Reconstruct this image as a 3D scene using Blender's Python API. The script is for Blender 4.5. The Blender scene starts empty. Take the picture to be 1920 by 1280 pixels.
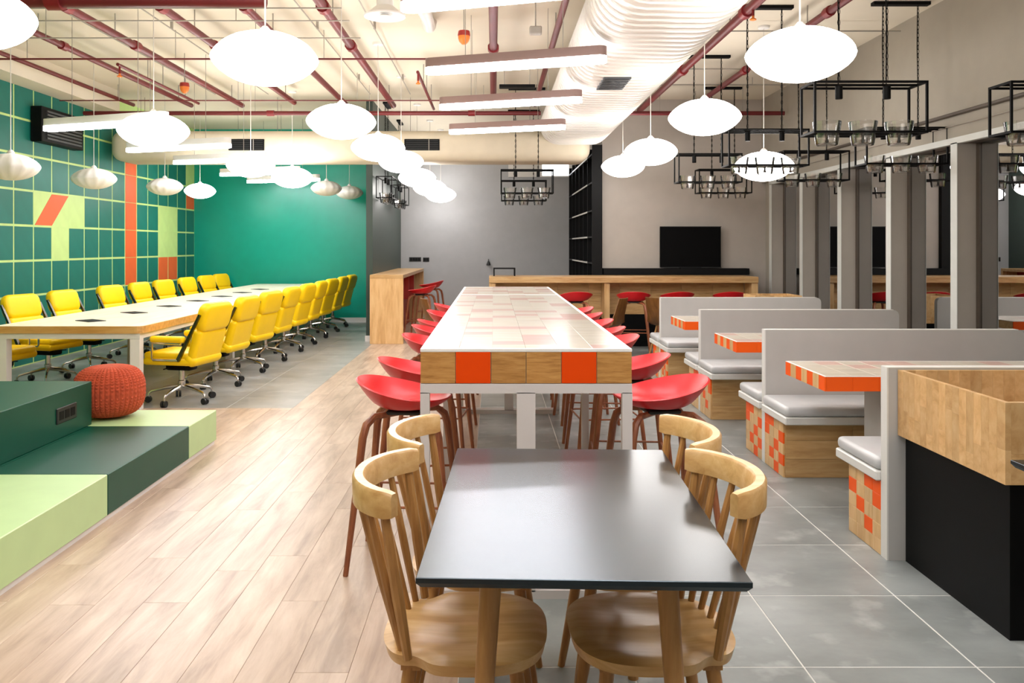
import bpy, bmesh, math, random
from mathutils import Vector, Matrix
random.seed(7)
PI = math.pi
S = bpy.context.scene
COL = S.collection

# ------------------------------------------------------------------ camera
# photo 1920x1280; vanishing point (925,461); focal 1583 px; eye 1.463 m
F, VX, VY, H = 1583.0, 925.0, 461.0, 1.463
cam = bpy.data.cameras.new('camera')
cam.sensor_width = 36.0
cam.lens = 36.0 * F / 1920.0
cam.shift_x = (960 - VX) / 1920.0
cam.shift_y = -(640 - VY) / 1920.0
cam.clip_start = 0.05
camo = bpy.data.objects.new('camera', cam)
COL.objects.link(camo)
camo.location = (0, 0, H)
camo.rotation_euler = (PI / 2, 0, 0)
S.camera = camo

def P(px, py, Y):
    return Vector(((px - VX) * Y / F, Y, H - (py - VY) * Y / F))

# ------------------------------------------------------------------ world and exposure
world = bpy.data.worlds.new('night')
S.world = world
world.use_nodes = True
world.node_tree.nodes['Background'].inputs[0].default_value = (0.02, 0.03, 0.045, 1)
world.node_tree.nodes['Background'].inputs[1].default_value = 0.35
S.view_settings.view_transform = 'Standard'
S.view_settings.look = 'None'
S.view_settings.gamma = 1.0
S.view_settings.use_curve_mapping = False
S.view_settings.exposure = 0.75
PENDANT_W, LINEAR_W = 9.0, 23.0

# ------------------------------------------------------------------ helpers
def lin(h):
    h = h.lstrip('#')
    out = []
    for i in (0, 2, 4):
        c = int(h[i:i + 2], 16) / 255.0
        out.append(c / 12.92 if c <= 0.04045 else ((c + 0.055) / 1.055) ** 2.4)
    return (out[0], out[1], out[2], 1.0)

def new_mat(name):
    m = bpy.data.materials.new(name)
    m.use_nodes = True
    return m, m.node_tree.nodes, m.node_tree.links, m.node_tree.nodes['Principled BSDF']

def plain(name, col, rough=0.5, metal=0.0, var=0.06, scale=6.0, bump=0.0, bscale=60.0, spec=0.5, coat=0.0, tint=None):
    """painted / plastic / metal surface with a little noise in colour and relief"""
    m, N, L, b = new_mat(name)
    tc = N.new('ShaderNodeTexCoord')
    nz = N.new('ShaderNodeTexNoise'); nz.inputs['Scale'].default_value = scale
    nz.inputs['Detail'].default_value = 3
    L.new(tc.outputs['Object'], nz.inputs['Vector'])
    rp = N.new('ShaderNodeValToRGB')
    c = lin(col)
    rp.color_ramp.elements[0].position = 0.3
    rp.color_ramp.elements[1].position = 0.7
    rp.color_ramp.elements[0].color = [max(0, x * (1 - var)) for x in c[:3]] + [1]
    rp.color_ramp.elements[1].color = [min(1, x * (1 + var)) for x in c[:3]] + [1]
    L.new(nz.outputs['Fac'], rp.inputs['Fac'])
    L.new(rp.outputs['Color'], b.inputs['Base Color'])
    b.inputs['Roughness'].default_value = rough
    b.inputs['Metallic'].default_value = metal
    b.inputs['Specular IOR Level'].default_value = spec
    b.inputs['Coat Weight'].default_value = coat
    if tint: b.inputs['Specular Tint'].default_value = lin(tint)
    b.inputs['Coat Roughness'].default_value = 0.12
    if bump:
        n2 = N.new('ShaderNodeTexNoise'); n2.inputs['Scale'].default_value = bscale
        L.new(tc.outputs['Object'], n2.inputs['Vector'])
        bp = N.new('ShaderNodeBump'); bp.inputs['Strength'].default_value = bump
        bp.inputs['Distance'].default_value = 0.004
        L.new(n2.outputs['Fac'], bp.inputs['Height'])
        L.new(bp.outputs['Normal'], b.inputs['Normal'])
    return m

def wood(name, cols, axis='X', rough=0.4, stretch=14.0, scale=1.0, vary=0.18, coat=0.0, knots=0.0):
    """straight grained timber, grain along an object axis, each piece a little different"""
    m, N, L, b = new_mat(name)
    tc = N.new('ShaderNodeTexCoord'); oi = N.new('ShaderNodeObjectInfo')
    off = N.new('ShaderNodeVectorMath'); off.operation = 'ADD'
    mul = N.new('ShaderNodeMath'); mul.operation = 'MULTIPLY'; mul.inputs[1].default_value = 37.0
    L.new(oi.outputs['Random'], mul.inputs[0])
    L.new(tc.outputs['Object'], off.inputs[0]); L.new(mul.outputs[0], off.inputs[1])
    mp = N.new('ShaderNodeMapping')
    sc = [stretch * scale] * 3
    sc['XYZ'.index(axis)] = 1.0 * scale
    mp.inputs['Scale'].default_value = sc
    L.new(off.outputs[0], mp.inputs['Vector'])
    nz = N.new('ShaderNodeTexNoise'); nz.inputs['Scale'].default_value = 2.0
    nz.inputs['Detail'].default_value = 5; nz.inputs['Roughness'].default_value = 0.62
    nz.inputs['Distortion'].default_value = 0.35
    L.new(mp.outputs[0], nz.inputs['Vector'])
    rp = N.new('ShaderNodeValToRGB')
    rp.color_ramp.elements[0].position = 0.30; rp.color_ramp.elements[0].color = lin(cols[0])
    rp.color_ramp.elements[1].position = 0.72; rp.color_ramp.elements[1].color = lin(cols[-1])
    if len(cols) == 3:
        e = rp.color_ramp.elements.new(0.5); e.color = lin(cols[1])
    L.new(nz.outputs['Fac'], rp.inputs['Fac'])
    hs = N.new('ShaderNodeHueSaturation')
    mr = N.new('ShaderNodeMapRange')
    mr.inputs['To Min'].default_value = 1 - vary; mr.inputs['To Max'].default_value = 1 + vary
    L.new(oi.outputs['Random'], mr.inputs['Value'])
    L.new(mr.outputs[0], hs.inputs['Value'])
    L.new(rp.outputs['Color'], hs.inputs['Color'])
    L.new(hs.outputs['Color'], b.inputs['Base Color'])
    b.inputs['Roughness'].default_value = rough
    b.inputs['Coat Weight'].default_value = coat
    b.inputs['Coat Roughness'].default_value = 0.15
    bp = N.new('ShaderNodeBump'); bp.inputs['Strength'].default_value = 0.15
    bp.inputs['Distance'].default_value = 0.002
    L.new(nz.outputs['Fac'], bp.inputs['Height']); L.new(bp.outputs['Normal'], b.inputs['Normal'])
    return m

def emit(name, col, strength, rough=0.5):
    m, N, L, b = new_mat(name)
    b.inputs['Base Color'].default_value = lin(col)
    b.inputs['Emission Color'].default_value = lin(col)
    b.inputs['Emission Strength'].default_value = strength
    b.inputs['Roughness'].default_value = rough
    return m

def concrete(name, ca, cb, cc, rough=0.35):
    """cement-look porcelain with pale cloudy smears"""
    m, N, L, b = new_mat(name)
    geo = N.new('ShaderNodeNewGeometry'); oi = N.new('ShaderNodeObjectInfo')
    nz = N.new('ShaderNodeTexNoise'); nz.inputs['Scale'].default_value = 1.7
    nz.inputs['Detail'].default_value = 6; nz.inputs['Roughness'].default_value = 0.6
    mp = N.new('ShaderNodeMapping'); mp.inputs['Scale'].default_value = (1.0, 1.5, 1.0)
    L.new(geo.outputs['Position'], mp.inputs['Vector'])
    L.new(mp.outputs[0], nz.inputs['Vector'])
    rp = N.new('ShaderNodeValToRGB')
    rp.color_ramp.elements[0].position = 0.32; rp.color_ramp.elements[0].color = lin(ca)
    rp.color_ramp.elements[1].position = 0.62; rp.color_ramp.elements[1].color = lin(cb)
    L.new(nz.outputs['Fac'], rp.inputs['Fac'])
    n2 = N.new('ShaderNodeTexNoise'); n2.inputs['Scale'].default_value = 5.0
    n2.inputs['Detail'].default_value = 4
    L.new(geo.outputs['Position'], n2.inputs['Vector'])
    r2 = N.new('ShaderNodeValToRGB')
    r2.color_ramp.elements[0].position = 0.56; r2.color_ramp.elements[0].color = (0, 0, 0, 1)
    r2.color_ramp.elements[1].position = 0.74; r2.color_ramp.elements[1].color = (0.6, 0.6, 0.6, 1)
    L.new(n2.outputs['Fac'], r2.inputs['Fac'])
    mx = N.new('ShaderNodeMixRGB'); mx.inputs['Color2'].default_value = lin(cc)
    L.new(r2.outputs['Color'], mx.inputs['Fac']); L.new(rp.outputs['Color'], mx.inputs['Color1'])
    hs = N.new('ShaderNodeHueSaturation'); mr = N.new('ShaderNodeMapRange')
    mr.inputs['To Min'].default_value = 0.93; mr.inputs['To Max'].default_value = 1.07
    L.new(oi.outputs['Random'], mr.inputs['Value']); L.new(mr.outputs[0], hs.inputs['Value'])
    L.new(mx.outputs[0], hs.inputs['Color'])
    L.new(hs.outputs['Color'], b.inputs['Base Color'])
    b.inputs['Roughness'].default_value = rough
    return m

def clear_glass(name, tint='ffffff', mixf=0.16, rough=0.02, ior=1.55):
    m, N, L, b = new_mat(name)
    N.remove(b)
    out = N['Material Output']
    tr = N.new('ShaderNodeBsdfTransparent'); tr.inputs[0].default_value = lin(tint)
    gl = N.new('ShaderNodeBsdfGlossy'); gl.inputs['Roughness'].default_value = rough
    fr = N.new('ShaderNodeFresnel'); fr.inputs['IOR'].default_value = ior
    ad = N.new('ShaderNodeMath'); ad.operation = 'ADD'; ad.inputs[1].default_value = mixf; ad.use_clamp = True
    L.new(fr.outputs[0], ad.inputs[0])
    mx = N.new('ShaderNodeMixShader')
    L.new(ad.outputs[0], mx.inputs[0]); L.new(tr.outputs[0], mx.inputs[1]); L.new(gl.outputs[0], mx.inputs[2])
    L.new(mx.outputs[0], out.inputs['Surface'])
    return m

class MB:
    def __init__(s): s.v = []; s.f = []
    def add(s, vs, fs):
        o = len(s.v)
        s.v += [tuple(v) for v in vs]
        s.f += [tuple(i + o for i in f) for f in fs]
        return s
    def box(s, x0, x1, y0, y1, z0, z1):
        v = [(x0, y0, z0), (x1, y0, z0), (x1, y1, z0), (x0, y1, z0), (x0, y0, z1), (x1, y0, z1), (x1, y1, z1), (x0, y1, z1)]
        return s.add(v, [(0, 3, 2, 1), (4, 5, 6, 7), (0, 1, 5, 4), (1, 2, 6, 5), (2, 3, 7, 6), (3, 0, 4, 7)])
    def rbox(s, c, size, r, seg=2, M=None):
        """box with rounded edges"""
        bm = bmesh.new()
        bmesh.ops.create_cube(bm, size=1.0)
        for v in bm.verts:
            v.co = Vector((v.co.x * size[0], v.co.y * size[1], v.co.z * size[2]))
        bmesh.ops.bevel(bm, geom=list(bm.edges), offset=r, segments=seg, profile=0.5, affect='EDGES')
        T = Matrix.Translation(Vector(c)) @ (M if M else Matrix())
        bm.verts.ensure_lookup_table()
        vs = [T @ v.co for v in bm.verts]
        fs = [[v.index for v in f.verts] for f in bm.faces]
        bm.free()
        return s.add(vs, fs)
    def tube(s, pts, r, n=8, closed=False):
        pts = [Vector(p) for p in pts]
        k = len(pts)
        rr = r if isinstance(r, (list, tuple)) else [r] * k
        vs = []; up = None
        for i, p in enumerate(pts):
            a = pts[(i - 1) % k] if (closed or i > 0) else p
            b = pts[(i + 1) % k] if (closed or i < k - 1) else p
            t = (b - a).normalized()
            if up is None:
                up = Vector((0, 0, 1)) if abs(t.z) < 0.9 else Vector((1, 0, 0))
            x = t.cross(up)
            if x.length < 1e-5:
                x = t.cross(Vector((0, 1, 0)))
            x.normalize(); y = x.cross(t).normalized(); up = y
            for j in range(n):
                an = 2 * PI * (j + 0.5) / n
                vs.append(p + (x * math.cos(an) + y * math.sin(an)) * rr[i])
        fs = []
        m = k if closed else k - 1
        for i in range(m):
            for j in range(n):
                a = i * n + j; b = i * n + (j + 1) % n
                c = ((i + 1) % k) * n + (j + 1) % n; d = ((i + 1) % k) * n + j
                fs.append((a, b, c, d))
        if not closed:
            fs.append(tuple(range(n - 1, -1, -1))); fs.append(tuple(range((k - 1) * n, k * n)))
        return s.add(vs, fs)
    def bar(s, a, b, w, h=None):
        """square bar between two points"""
        return s.tube([a, b], (w * 0.7071), 4)
    def lathe(s, prof, n=24, c=(0, 0, 0), closed=False):
        vs = []; fs = []
        for (r, z) in prof:
            for j in range(n):
                an = 2 * PI * j / n
                vs.append((c[0] + r * math.cos(an), c[1] + r * math.sin(an), c[2] + z))
        m = len(prof)
        for i in range(m if closed else m - 1):
            i2 = (i + 1) % m
            for j in range(n):
                fs.append((i * n + j, i * n + (j + 1) % n, i2 * n + (j + 1) % n, i2 * n + j))
        if not closed:
            fs.append(tuple(range(n - 1, -1, -1))); fs.append(tuple(range((m - 1) * n, m * n)))
        return s.add(vs, fs)
    def prism(s, poly, z0, z1):
        n = len(poly)
        vs = [(x, y, z0) for x, y in poly] + [(x, y, z1) for x, y in poly]
        fs = [tuple(range(n - 1, -1, -1)), tuple(range(n, 2 * n))]
        fs += [(i, (i + 1) % n, n + (i + 1) % n, n + i) for i in range(n)]
        return s.add(vs, fs)
    def mesh(s, name, mat, smooth=False):
        me = bpy.data.meshes.new(name)
        me.from_pydata(s.v, [], s.f)
        me.materials.append(mat)
        bm = bmesh.new(); bm.from_mesh(me)
        bmesh.ops.recalc_face_normals(bm, faces=list(bm.faces))
        bm.to_mesh(me); bm.free()
        if smooth:
            for p in me.polygons: p.use_smooth = True
            me.set_sharp_from_angle(angle=math.radians(42))
        me.update()
        return me
    def build(s, name, mat, parent=None, smooth=False, loc=None):
        o = bpy.data.objects.new(name, s.mesh(name, mat, smooth))
        COL.objects.link(o)
        if parent: o.parent = parent
        if loc is not None: o.location = loc
        return o

def put(name, me, parent, loc=(0, 0, 0), rot=None, scale=None):
    o = bpy.data.objects.new(name, me); COL.objects.link(o)
    o.parent = parent; o.location = loc
    if rot: o.rotation_euler = rot
    if scale: o.scale = scale
    return o

def tag(o, label=None, cat=None, group=None, kind=None):
    if label: o['label'] = label
    if cat: o['category'] = cat
    if group: o['group'] = group
    if kind: o['kind'] = kind
    return o

def thing(name, label, cat, loc=(0, 0, 0), rz=0.0, group=None):
    o = bpy.data.objects.new(name, None); COL.objects.link(o)
    o.empty_display_size = 0.1
    o.location = loc; o.rotation_euler = (0, 0, rz)
    return tag(o, label, cat, group)

def struct(name, loc=(0, 0, 0)):
    o = bpy.data.objects.new(name, None); COL.objects.link(o)
    o.empty_display_size = 0.1
    o.location = loc; o['kind'] = 'structure'
    return o

def dup(root, loc, rz, label):
    def rec(o, par):
        c = o.copy(); COL.objects.link(c)
        c.parent = par
        for ch in o.children: rec(ch, c)
        return c
    r = rec(root, None)
    r.location = loc; r.rotation_euler = (0, 0, rz); r['label'] = label
    return r

ORD = ['first', 'second', 'third', 'fourth', 'fifth', 'sixth', 'seventh', 'eighth', 'ninth', 'tenth', 'eleventh', 'twelfth']

# ------------------------------------------------------------------ materials
M = {}
M['tile'] = concrete('grey_floor_tile', '757a78', '909593', 'bcc0be', 0.33)
M['tile2'] = concrete('grey_floor_tile_hall', '828483', '9a9b99', 'b0b1ae', 0.33)
M['grout'] = plain('grout', 'd8d7d2', 0.8)
M['plank'] = wood('floor_oak', ['977f6c', 'b59d89', 'cbb6a3'], 'Y', 0.33, 7.0, 0.8, 0.06)
M['screed'] = plain('plank_joint', '8d7866', 0.8)
M['ceil'] = plain('ceiling_paint', 'd9d0bd', 0.85, var=0.04, scale=1.0)
M['grey_wall'] = plain('grey_paint', 'aaabad', 0.55, var=0.03)
M['beige_wall'] = plain('warm_grey_paint', 'aca49b', 0.6, var=0.03)
M['side_wall'] = plain('warm_grey_side', '989185', 0.65, var=0.03)
M['teal_wall'] = plain('teal_paint', '00957f', 0.3, var=0.03)
M['dark_wall'] = plain('dark_green_grey_paint', '2c3b34', 0.45, var=0.04)
M['lime'] = plain('lime_paint', 'c3df8d', 0.5, var=0.04)
M['panel_green'] = plain('green_panel', '0d6e62', 0.5, var=0.05)
M['panel_orange'] = plain('orange_panel', 'e4622c', 0.5, var=0.03)
M['white'] = plain('white_paint', 'e2e0dc', 0.45, var=0.02)
M['frame_grey'] = plain('pale_grey_steel', 'cbc6c4', 0.45, var=0.02)
M['offwhite'] = plain('lamp_skin', 'e8e5de', 0.6, var=0.03)
M['booth_grey'] = plain('light_grey_laminate', 'b3b1ad', 0.42, var=0.03)
M['booth_edge'] = plain('pale_edge', 'd8d7d2', 0.45, var=0.02)
M['vinyl'] = plain('grey_white_vinyl', 'c2c3c4', 0.28, var=0.05, bump=0.15, bscale=14)
M['oak'] = wood('oak_tile', ['c79c63', 'd6ae77', 'dfbd8a'], 'Z', 0.38, 7.0, 2.0, 0.10)
M['oak_v'] = wood('oak_vertical', ['bc915b', 'd0a772', 'dcb986'], 'Z', 0.36, 7.0, 1.2, 0.13)
M['oak_h'] = wood('oak_horizontal', ['ad8450', 'c69e69', 'd4b27f'], 'X', 0.36, 8.0, 1.6, 0.10)
M['apron'] = wood('apron_oak', ['9a6a35', 'b58347', 'c69759'], 'X', 0.35, 9.0, 5.0, 0.10)
M['orange'] = plain('orange_laminate', 'f05a0c', 0.45, var=0.03, spec=0.25)
M['orange2'] = plain('orange_red_laminate', 'dc4400', 0.45, var=0.03, spec=0.2)
M['top_oak'] = wood('sheen_paled_oak', ['dccdb0', 'e6d9c2', 'eee5d4'], 'X', 0.3, 9.0, 3.0, 0.04, coat=1.0)  # oak lightened in the colour to carry the gloss reflection on the top
M['top_orange'] = plain('sheen_paled_orange', 'ecbcaa', 0.3, var=0.05, coat=1.0)  # orange tiles washed to pale pink, the veil of reflection put into the colour
M['conf_top'] = wood('overlit_conference_oak', ['ecdfc2', 'f3e9d2', 'f8f1e0'], 'Y', 0.28, 9.0, 1.0, 0.0)  # near-white colour carries the overexposed light on this top
M['conf_edge'] = wood('conference_edge', ['b98743', 'cd9c58', 'd8ad6c'], 'X', 0.4, 9.0, 1.5, 0.0)
M['chair_oak'] = wood('chair_oak', ['bf9157', 'd1a76d', 'dfbd88'], 'X', 0.3, 9.0, 1.3, 0.04)
M['chair_oak_z'] = wood('chair_oak_upright', ['97693a', 'ad7e48', 'bf9057'], 'Z', 0.38, 9.0, 2.0, 0.08)
M['leg_oak'] = wood('leg_oak', ['9c6d3a', 'b4834c', 'c3955c'], 'Z', 0.38, 9.0, 2.0, 0.04)
M['walnut'] = wood('stool_walnut', ['79412a', '935536', 'a86a47'], 'Z', 0.4, 9.0, 2.0, 0.08)
M['ply'] = wood('brown_ply', ['5d3a18', '74491f', '875a2b'], 'Z', 0.4, 7.0, 2.0, 0.05)
M['red'] = plain('red_plastic', 'd8141f', 0.36, var=0.02)
M['red_panel'] = plain('red_laminate', 'a5230f', 0.5, var=0.03)
M['black_top'] = plain('black_laminate', '141b21', 0.24, var=0.12, scale=2.0, spec=0.75, tint='dcecf4')
M['black'] = plain('black_paint', '050506', 0.55, var=0.05, spec=0.2)
M['black_base'] = plain('black_board', '040405', 0.5, var=0.3, scale=20, spec=0.15)
M['black_metal'] = plain('black_metal', '060606', 0.6, spec=0.15)
M['screen'] = plain('screen_black', '020203', 0.6, spec=0.1)
M['dark_plastic'] = plain('dark_plastic', '1a1b1c', 0.45)
M['grille'] = plain('grille_grey', '4a4d50', 0.5)
M['chrome'] = plain('chrome', 'c9c6c0', 0.22, metal=1.0, var=0.02)
M['dark_chrome'] = plain('dark_chrome', '5a5650', 0.25, metal=1.0)
M['yellow'] = plain('yellow_leather', 'fbd000', 0.45, var=0.03, bump=0.12, bscale=40, spec=0.35)
M['step_dark'] = plain('dark_green_board', '0c4a38', 0.36, var=0.05, spec=0.3)
M['step_light'] = plain('pale_green_board', 'b7d398', 0.38, var=0.03)
M['pouf'] = plain('rust_wool', 'b94c2d', 0.95, var=0.16, scale=40, bump=0.5, bscale=220)
M['pipe'] = plain('red_pipe_paint', '64161a', 0.5, var=0.12, scale=2.0)
M['pipe2'] = plain('red_coupling_paint', '78141a', 0.45, var=0.08)
M['det'] = plain('detector_orange', 'e07a2a', 0.5)
M['det_red'] = plain('detector_red', '9c2a22', 0.5)
M['conduit'] = plain('grey_conduit', '9a948a', 0.6)
M['duct'] = plain('white_duct', 'ddd8d0', 0.36, metal=0.0, var=0.03)
M['duct2'] = plain('cream_duct', 'd8cdb6', 0.6, var=0.03)
M['lamp_body'] = plain('taupe_metal', '8a7069', 0.5, var=0.03)
M['post'] = plain('window_post', '9b948b', 0.5, var=0.03)
M['post_edge'] = plain('window_post_front', 'c4c6c2', 0.45, var=0.03)
M['jamb'] = plain('bronze_frame', '4d443b', 0.4, metal=0.2)
M['glow'] = emit('pendant_glow', 'fffaf6', PENDANT_W)
M['tube'] = emit('linear_glow', 'fafaff', LINEAR_W)
M['box_glow'] = emit('lightbox_glow', 'f4f8ff', 4.0)
M['dim'] = M['offwhite']
M['shade_glass'] = clear_glass('lamp_glass', 'ffffff', 0.10, 0.10, 1.25)
M['pane'] = clear_glass('window_glass', '6a7470', 0.50, 0.0)
M['cord'] = plain('white_cord', 'd6d2ca', 0.6)
M['soil'] = plain('planter_inside', '7b4f28', 0.6)

# ------------------------------------------------------------------ room sizes
XL, XR, YB, YN, ZC = -5.74, 4.22, 16.9, -1.6, 3.7
YT = 16.2                      # teal wall
XW0, XW1 = -1.81, -0.12        # timber strip
# ------------------------------------------------------------------ floor
floor = MB().box(XL - .1, 4.5, YN, YB + .1, -.12, -.0012).build('floor', M['grout'])
tag(floor, kind='structure')
sub = MB().box(-5.74, XW1, YN, 7.62, -.0011, -.0008); sub.box(XW0, XW1, 7.62, YB, -.0011, -.0008)
sub.build('plank_underlay', M['screed'], floor)
G = 0.003
cells = []
xs = [XW1 + .6 * i for i in range(9)]
ys = [2.936 + .6 * j for j in range(-8, 24)]
for i in range(len(xs) - 1):
    for y in ys:
        x0, x1, y0, y1 = xs[i] + G, min(xs[i + 1], 4.5) - G, y + G, min(y + .6, YB) - G
        if y1 - y0 < .1: continue
        seen = y0 > 1.6 and (x0 < 1.7 or y0 < 5.5) and x0 < 3.0
        cells.append((x0, x1, y0, y1, 'tile', seen))
for i in range(7):
    x1 = XW0 - .6 * i
    x0 = max(x1 - .6, XL)
    for j in range(15):
        y0 = 7.62 + .6 * j; y1 = min(y0 + .6, YT)
        if y1 - y0 < .1 or x1 - x0 < .1: continue
        cells.append((x0 + .0012, x1 - .0012, y0 + .0012, y1 - .0012, 'tile2', True))
cache = {}; rest = MB(); cnt = 0
for (x0, x1, y0, y1, mk, seen) in cells:
    w, d = round(x1 - x0, 3), round(y1 - y0, 3)
    if seen and cnt < 298:
        if (w, d, mk) not in cache:
            cache[(w, d, mk)] = MB().rbox((0, 0, -.002), (w, d, .004), .0012, 1).mesh('floor_tile', M[mk])
        put('floor_tile', cache[(w, d, mk)], floor, ((x0 + x1) / 2, (y0 + y1) / 2, 0)); cnt += 1
    else:
        rest.box(x0, x1, y0, y1, -.004, 0)
tag(rest.build('floor_tile_remainder', M['tile'], floor), kind='stuff')
# oak planks
PWID = .188
pm = {}; prest = MB(); pc = 0
ncol = int((XW1 - XL) / PWID) + 1
for i in range(ncol):
    x1 = XW1 - PWID * i; x0 = max(x1 - PWID, XL)
    if x1 - x0 < .03: continue
    yend = YB if x0 > XW0 - .1 else 7.62
    xx0 = max(x0, XW0) if False else x0
    y = YN + random.uniform(-1.1, 0)
    while y < yend:
        ya, yb = max(y, YN), min(y + 1.22, yend)
        y += 1.22
        # beyond the hall edge the timber strip stops at XW0
        if yb - ya < .05: continue
        segs = [(ya, yb, x0)]
        if x0 < XW0 < x1 and yb > 7.62:
            segs = [(ya, min(yb, 7.62), x0), (max(ya, 7.62), yb, XW0)]
        for (a, b, xa) in segs:
            if b - a < .05: continue
            seen = (b > 1.7 and x1 > -2.2) or (b > 6.2 and x1 > -3.6)
            w, d = round(x1 - xa - .0012, 4), round(b - a - .0012, 4)
            if seen and pc < 295:
                if (w, d) not in pm:
                    pm[(w, d)] = MB().rbox((0, 0, -.001), (w, d, .003), .0008, 1).mesh('floor_plank', M['plank'])
                put('floor_plank', pm[(w, d)], floor, ((xa + x1) / 2, (a + b) / 2, 0)); pc += 1
            else:
                prest.box(xa + .001, x1 - .001, a + .001, b - .001, -.002, .0005)
tag(prest.build('floor_plank_remainder', M['plank'], floor), kind='stuff')

# ------------------------------------------------------------------ ceiling and walls
tag(MB().box(XL - .1, 4.5, YN, YB + .1, ZC, ZC + .12).build('ceiling', M['ceil']), kind='structure')
tag(MB().box(-1.95, 1.7, YB, YB + .1, 0, ZC).build('wall_back', M['grey_wall']), kind='structure')
tag(MB().box(XL - .1, -1.95, YT, YT + .1, 0, ZC).build('wall_teal', M['teal_wall']), kind='structure')
tag(MB().box(-1.95, -1.85, 12.94, YB, 0, ZC).build('wall_partition', M['dark_wall']), kind='structure')
tag(MB().box(1.66, 4.5, 12.9, 13.0, 0, ZC).build('wall_screen', M['beige_wall']), kind='structure')
tag(MB().box(1.66, 1.72, 13.0, YB, 0, ZC).build('wall_shelf_side', M['beige_wall']), kind='structure')
tag(MB().box(XL - .1, 4.5, YN - .1, YN, 0, ZC).build('wall_front', M['side_wall']), kind='structure')
wr = MB(); wr.box(4.1, 4.5, YN, 12.9, 2.42, ZC); wr.box(4.16, 4.5, 12.42, 12.9, 0, 2.42)
wr.box(4.1, 4.5, YN, 12.42, 0, .42)
tag(wr.build('wall_right', M['side_wall']), kind='structure')
tag(MB().box(XL, -1.95, YT - .02, YT, 0, .09).build('baseboard_teal', M['white']), kind='structure')
tag(MB().box(-1.965, -1.84, 12.925, 12.94, 0, .09).build('baseboard_partition', M['white']), kind='structure')
# cream soffit along the tiled wall
tag(MB().box(XL, XL + .34, YN, 12.2, 3.40, ZC).build('trim_1', M['ceil']), kind='structure')

# tiled feature wall: lime backing, every panel a piece
wl = MB().box(XL - .12, XL, YN, YT, 0, ZC).build('wall_left', M['lime'])
tag(wl, kind='structure')
CW, RH, Z0 = .4357, .432, .85
rows = [Z0 - RH * 2 + RH * k for k in range(8)]           # lower edges
special = {}
def colour(c, r):
    if c == 6 and r >= 2: return 'panel_orange'
    if c in (2, 3) and r in (3, 4): return 'lime'
    if c in (2, 3) and r == 2: return 'panel_orange'
    if c == 0 and r == 5: return 'panel_orange'
    if c == 0 and r == 6: return 'lime'
    if c in (10, 11, 12) and r == 4: return 'lime'
    if c == 11 and r == 3: return 'lime'
    return 'panel_green'
wp = {}
gap = .014
for c in range(0, 20):
    y1 = YT - CW * c; y0 = y1 - CW
    for r in range(0, 8):
        z0 = rows[r]; z1 = min(z0 + RH, ZC)
        z0 = max(z0, 0.0)
        if z1 - z0 < .05: continue
        k = colour(c, r)
        if k == 'lime':
            g = 0.0
        elif k == 'panel_orange' and c == 6:
            g = .003
        else:
            g = gap
        w, hh = round(y1 - y0 - 2 * gap if k != 'lime' else y1 - y0 - .001, 4), round(z1 - z0 - 2 * g - .0005, 4)
        th = .003 if k != 'lime' else .002
        key = (w, hh, k)
        if key not in wp:
            wp[key] = MB().rbox((th / 2, 0, 0), (th, w, hh), .0006, 1).mesh('wall_panel', M[k])
        put('wall_panel', wp[key], wl, (XL, (y0 + y1) / 2, (z0 + z1) / 2))
# slanted orange panel over the lime field
pz0, pz1 = rows[4] + .012, rows[5] - .012
vs = [(XL + .002, 10.56, pz0), (XL + .002, 10.97, pz0), (XL + .002, 11.40, pz1), (XL + .002, 10.97, pz1)]
vs += [(x + .003, y, z) for x, y, z in vs]
MB().add(vs, [(0, 1, 2, 3), (4, 5, 6, 7), (0, 1, 5, 4), (1, 2, 6, 5), (2, 3, 7, 6), (3, 0, 4, 7)]).build('slanted_panel', M['panel_orange'], wl)

# windows on the terrace side
posts = [7.38 - 1.23 * 7 + 1.23 * k for k in range(12)]
posts = [p for p in posts if p > -1.4 and p < 12.5]
for k, y in enumerate(posts):
    t = struct('trim_%d' % (k + 2), (4.05, y, 0))
    MB().box(.004, .2, 0, .095, .42, 2.36).build('post', M['post'], t)
    MB().box(0, .006, -.004, .1, .42, 2.37).build('post_front', M['post_edge'], t)
hd = struct('trim_20', (4.05, 0, 2.36))
MB().box(0, .05, YN, 12.42, 0, .055).build('header_rail', M['post_edge'], hd)
MB().box(.05, .3, YN, 12.42, .0, .06).build('header_soffit', M['jamb'], hd)
MB().tube([(.03, YN, .27), (.03, 12.4, .27)], .018, 6).build('conduit', M['jamb'], hd)
MB().tube([(.035, YN, .17), (.035, 12.4, .17)], .006, 5).build('conduit', M['post'], hd)
sl = struct('trim_21', (4.05, 0, .42))
MB().box(-.02, .3, YN, 12.42, -.03, .012).build('sill', M['post_edge'], sl)
for k in range(len(posts)):
    y0 = posts[k] + .1
    y1 = posts[k + 1] if k + 1 < len(posts) else 12.42
    if y1 - y0 < .3: continue
    w = struct('window_%d' % (k + 1), (XR, y0, .435))
    d = y1 - y0
    MB().box(0, .05, 0, .05, 0, 1.92).build('jamb', M['jamb'], w)
    MB().box(0, .05, d - .05, d, 0, 1.92).build('jamb', M['jamb'], w)
    MB().box(-.03, .04, .17, .21, 0, 1.92).build('mullion', M['post'], w)
    MB().box(.012, .02, .05, d - .05, .0, 1.92).build('pane', M['pane'], w)

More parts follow.
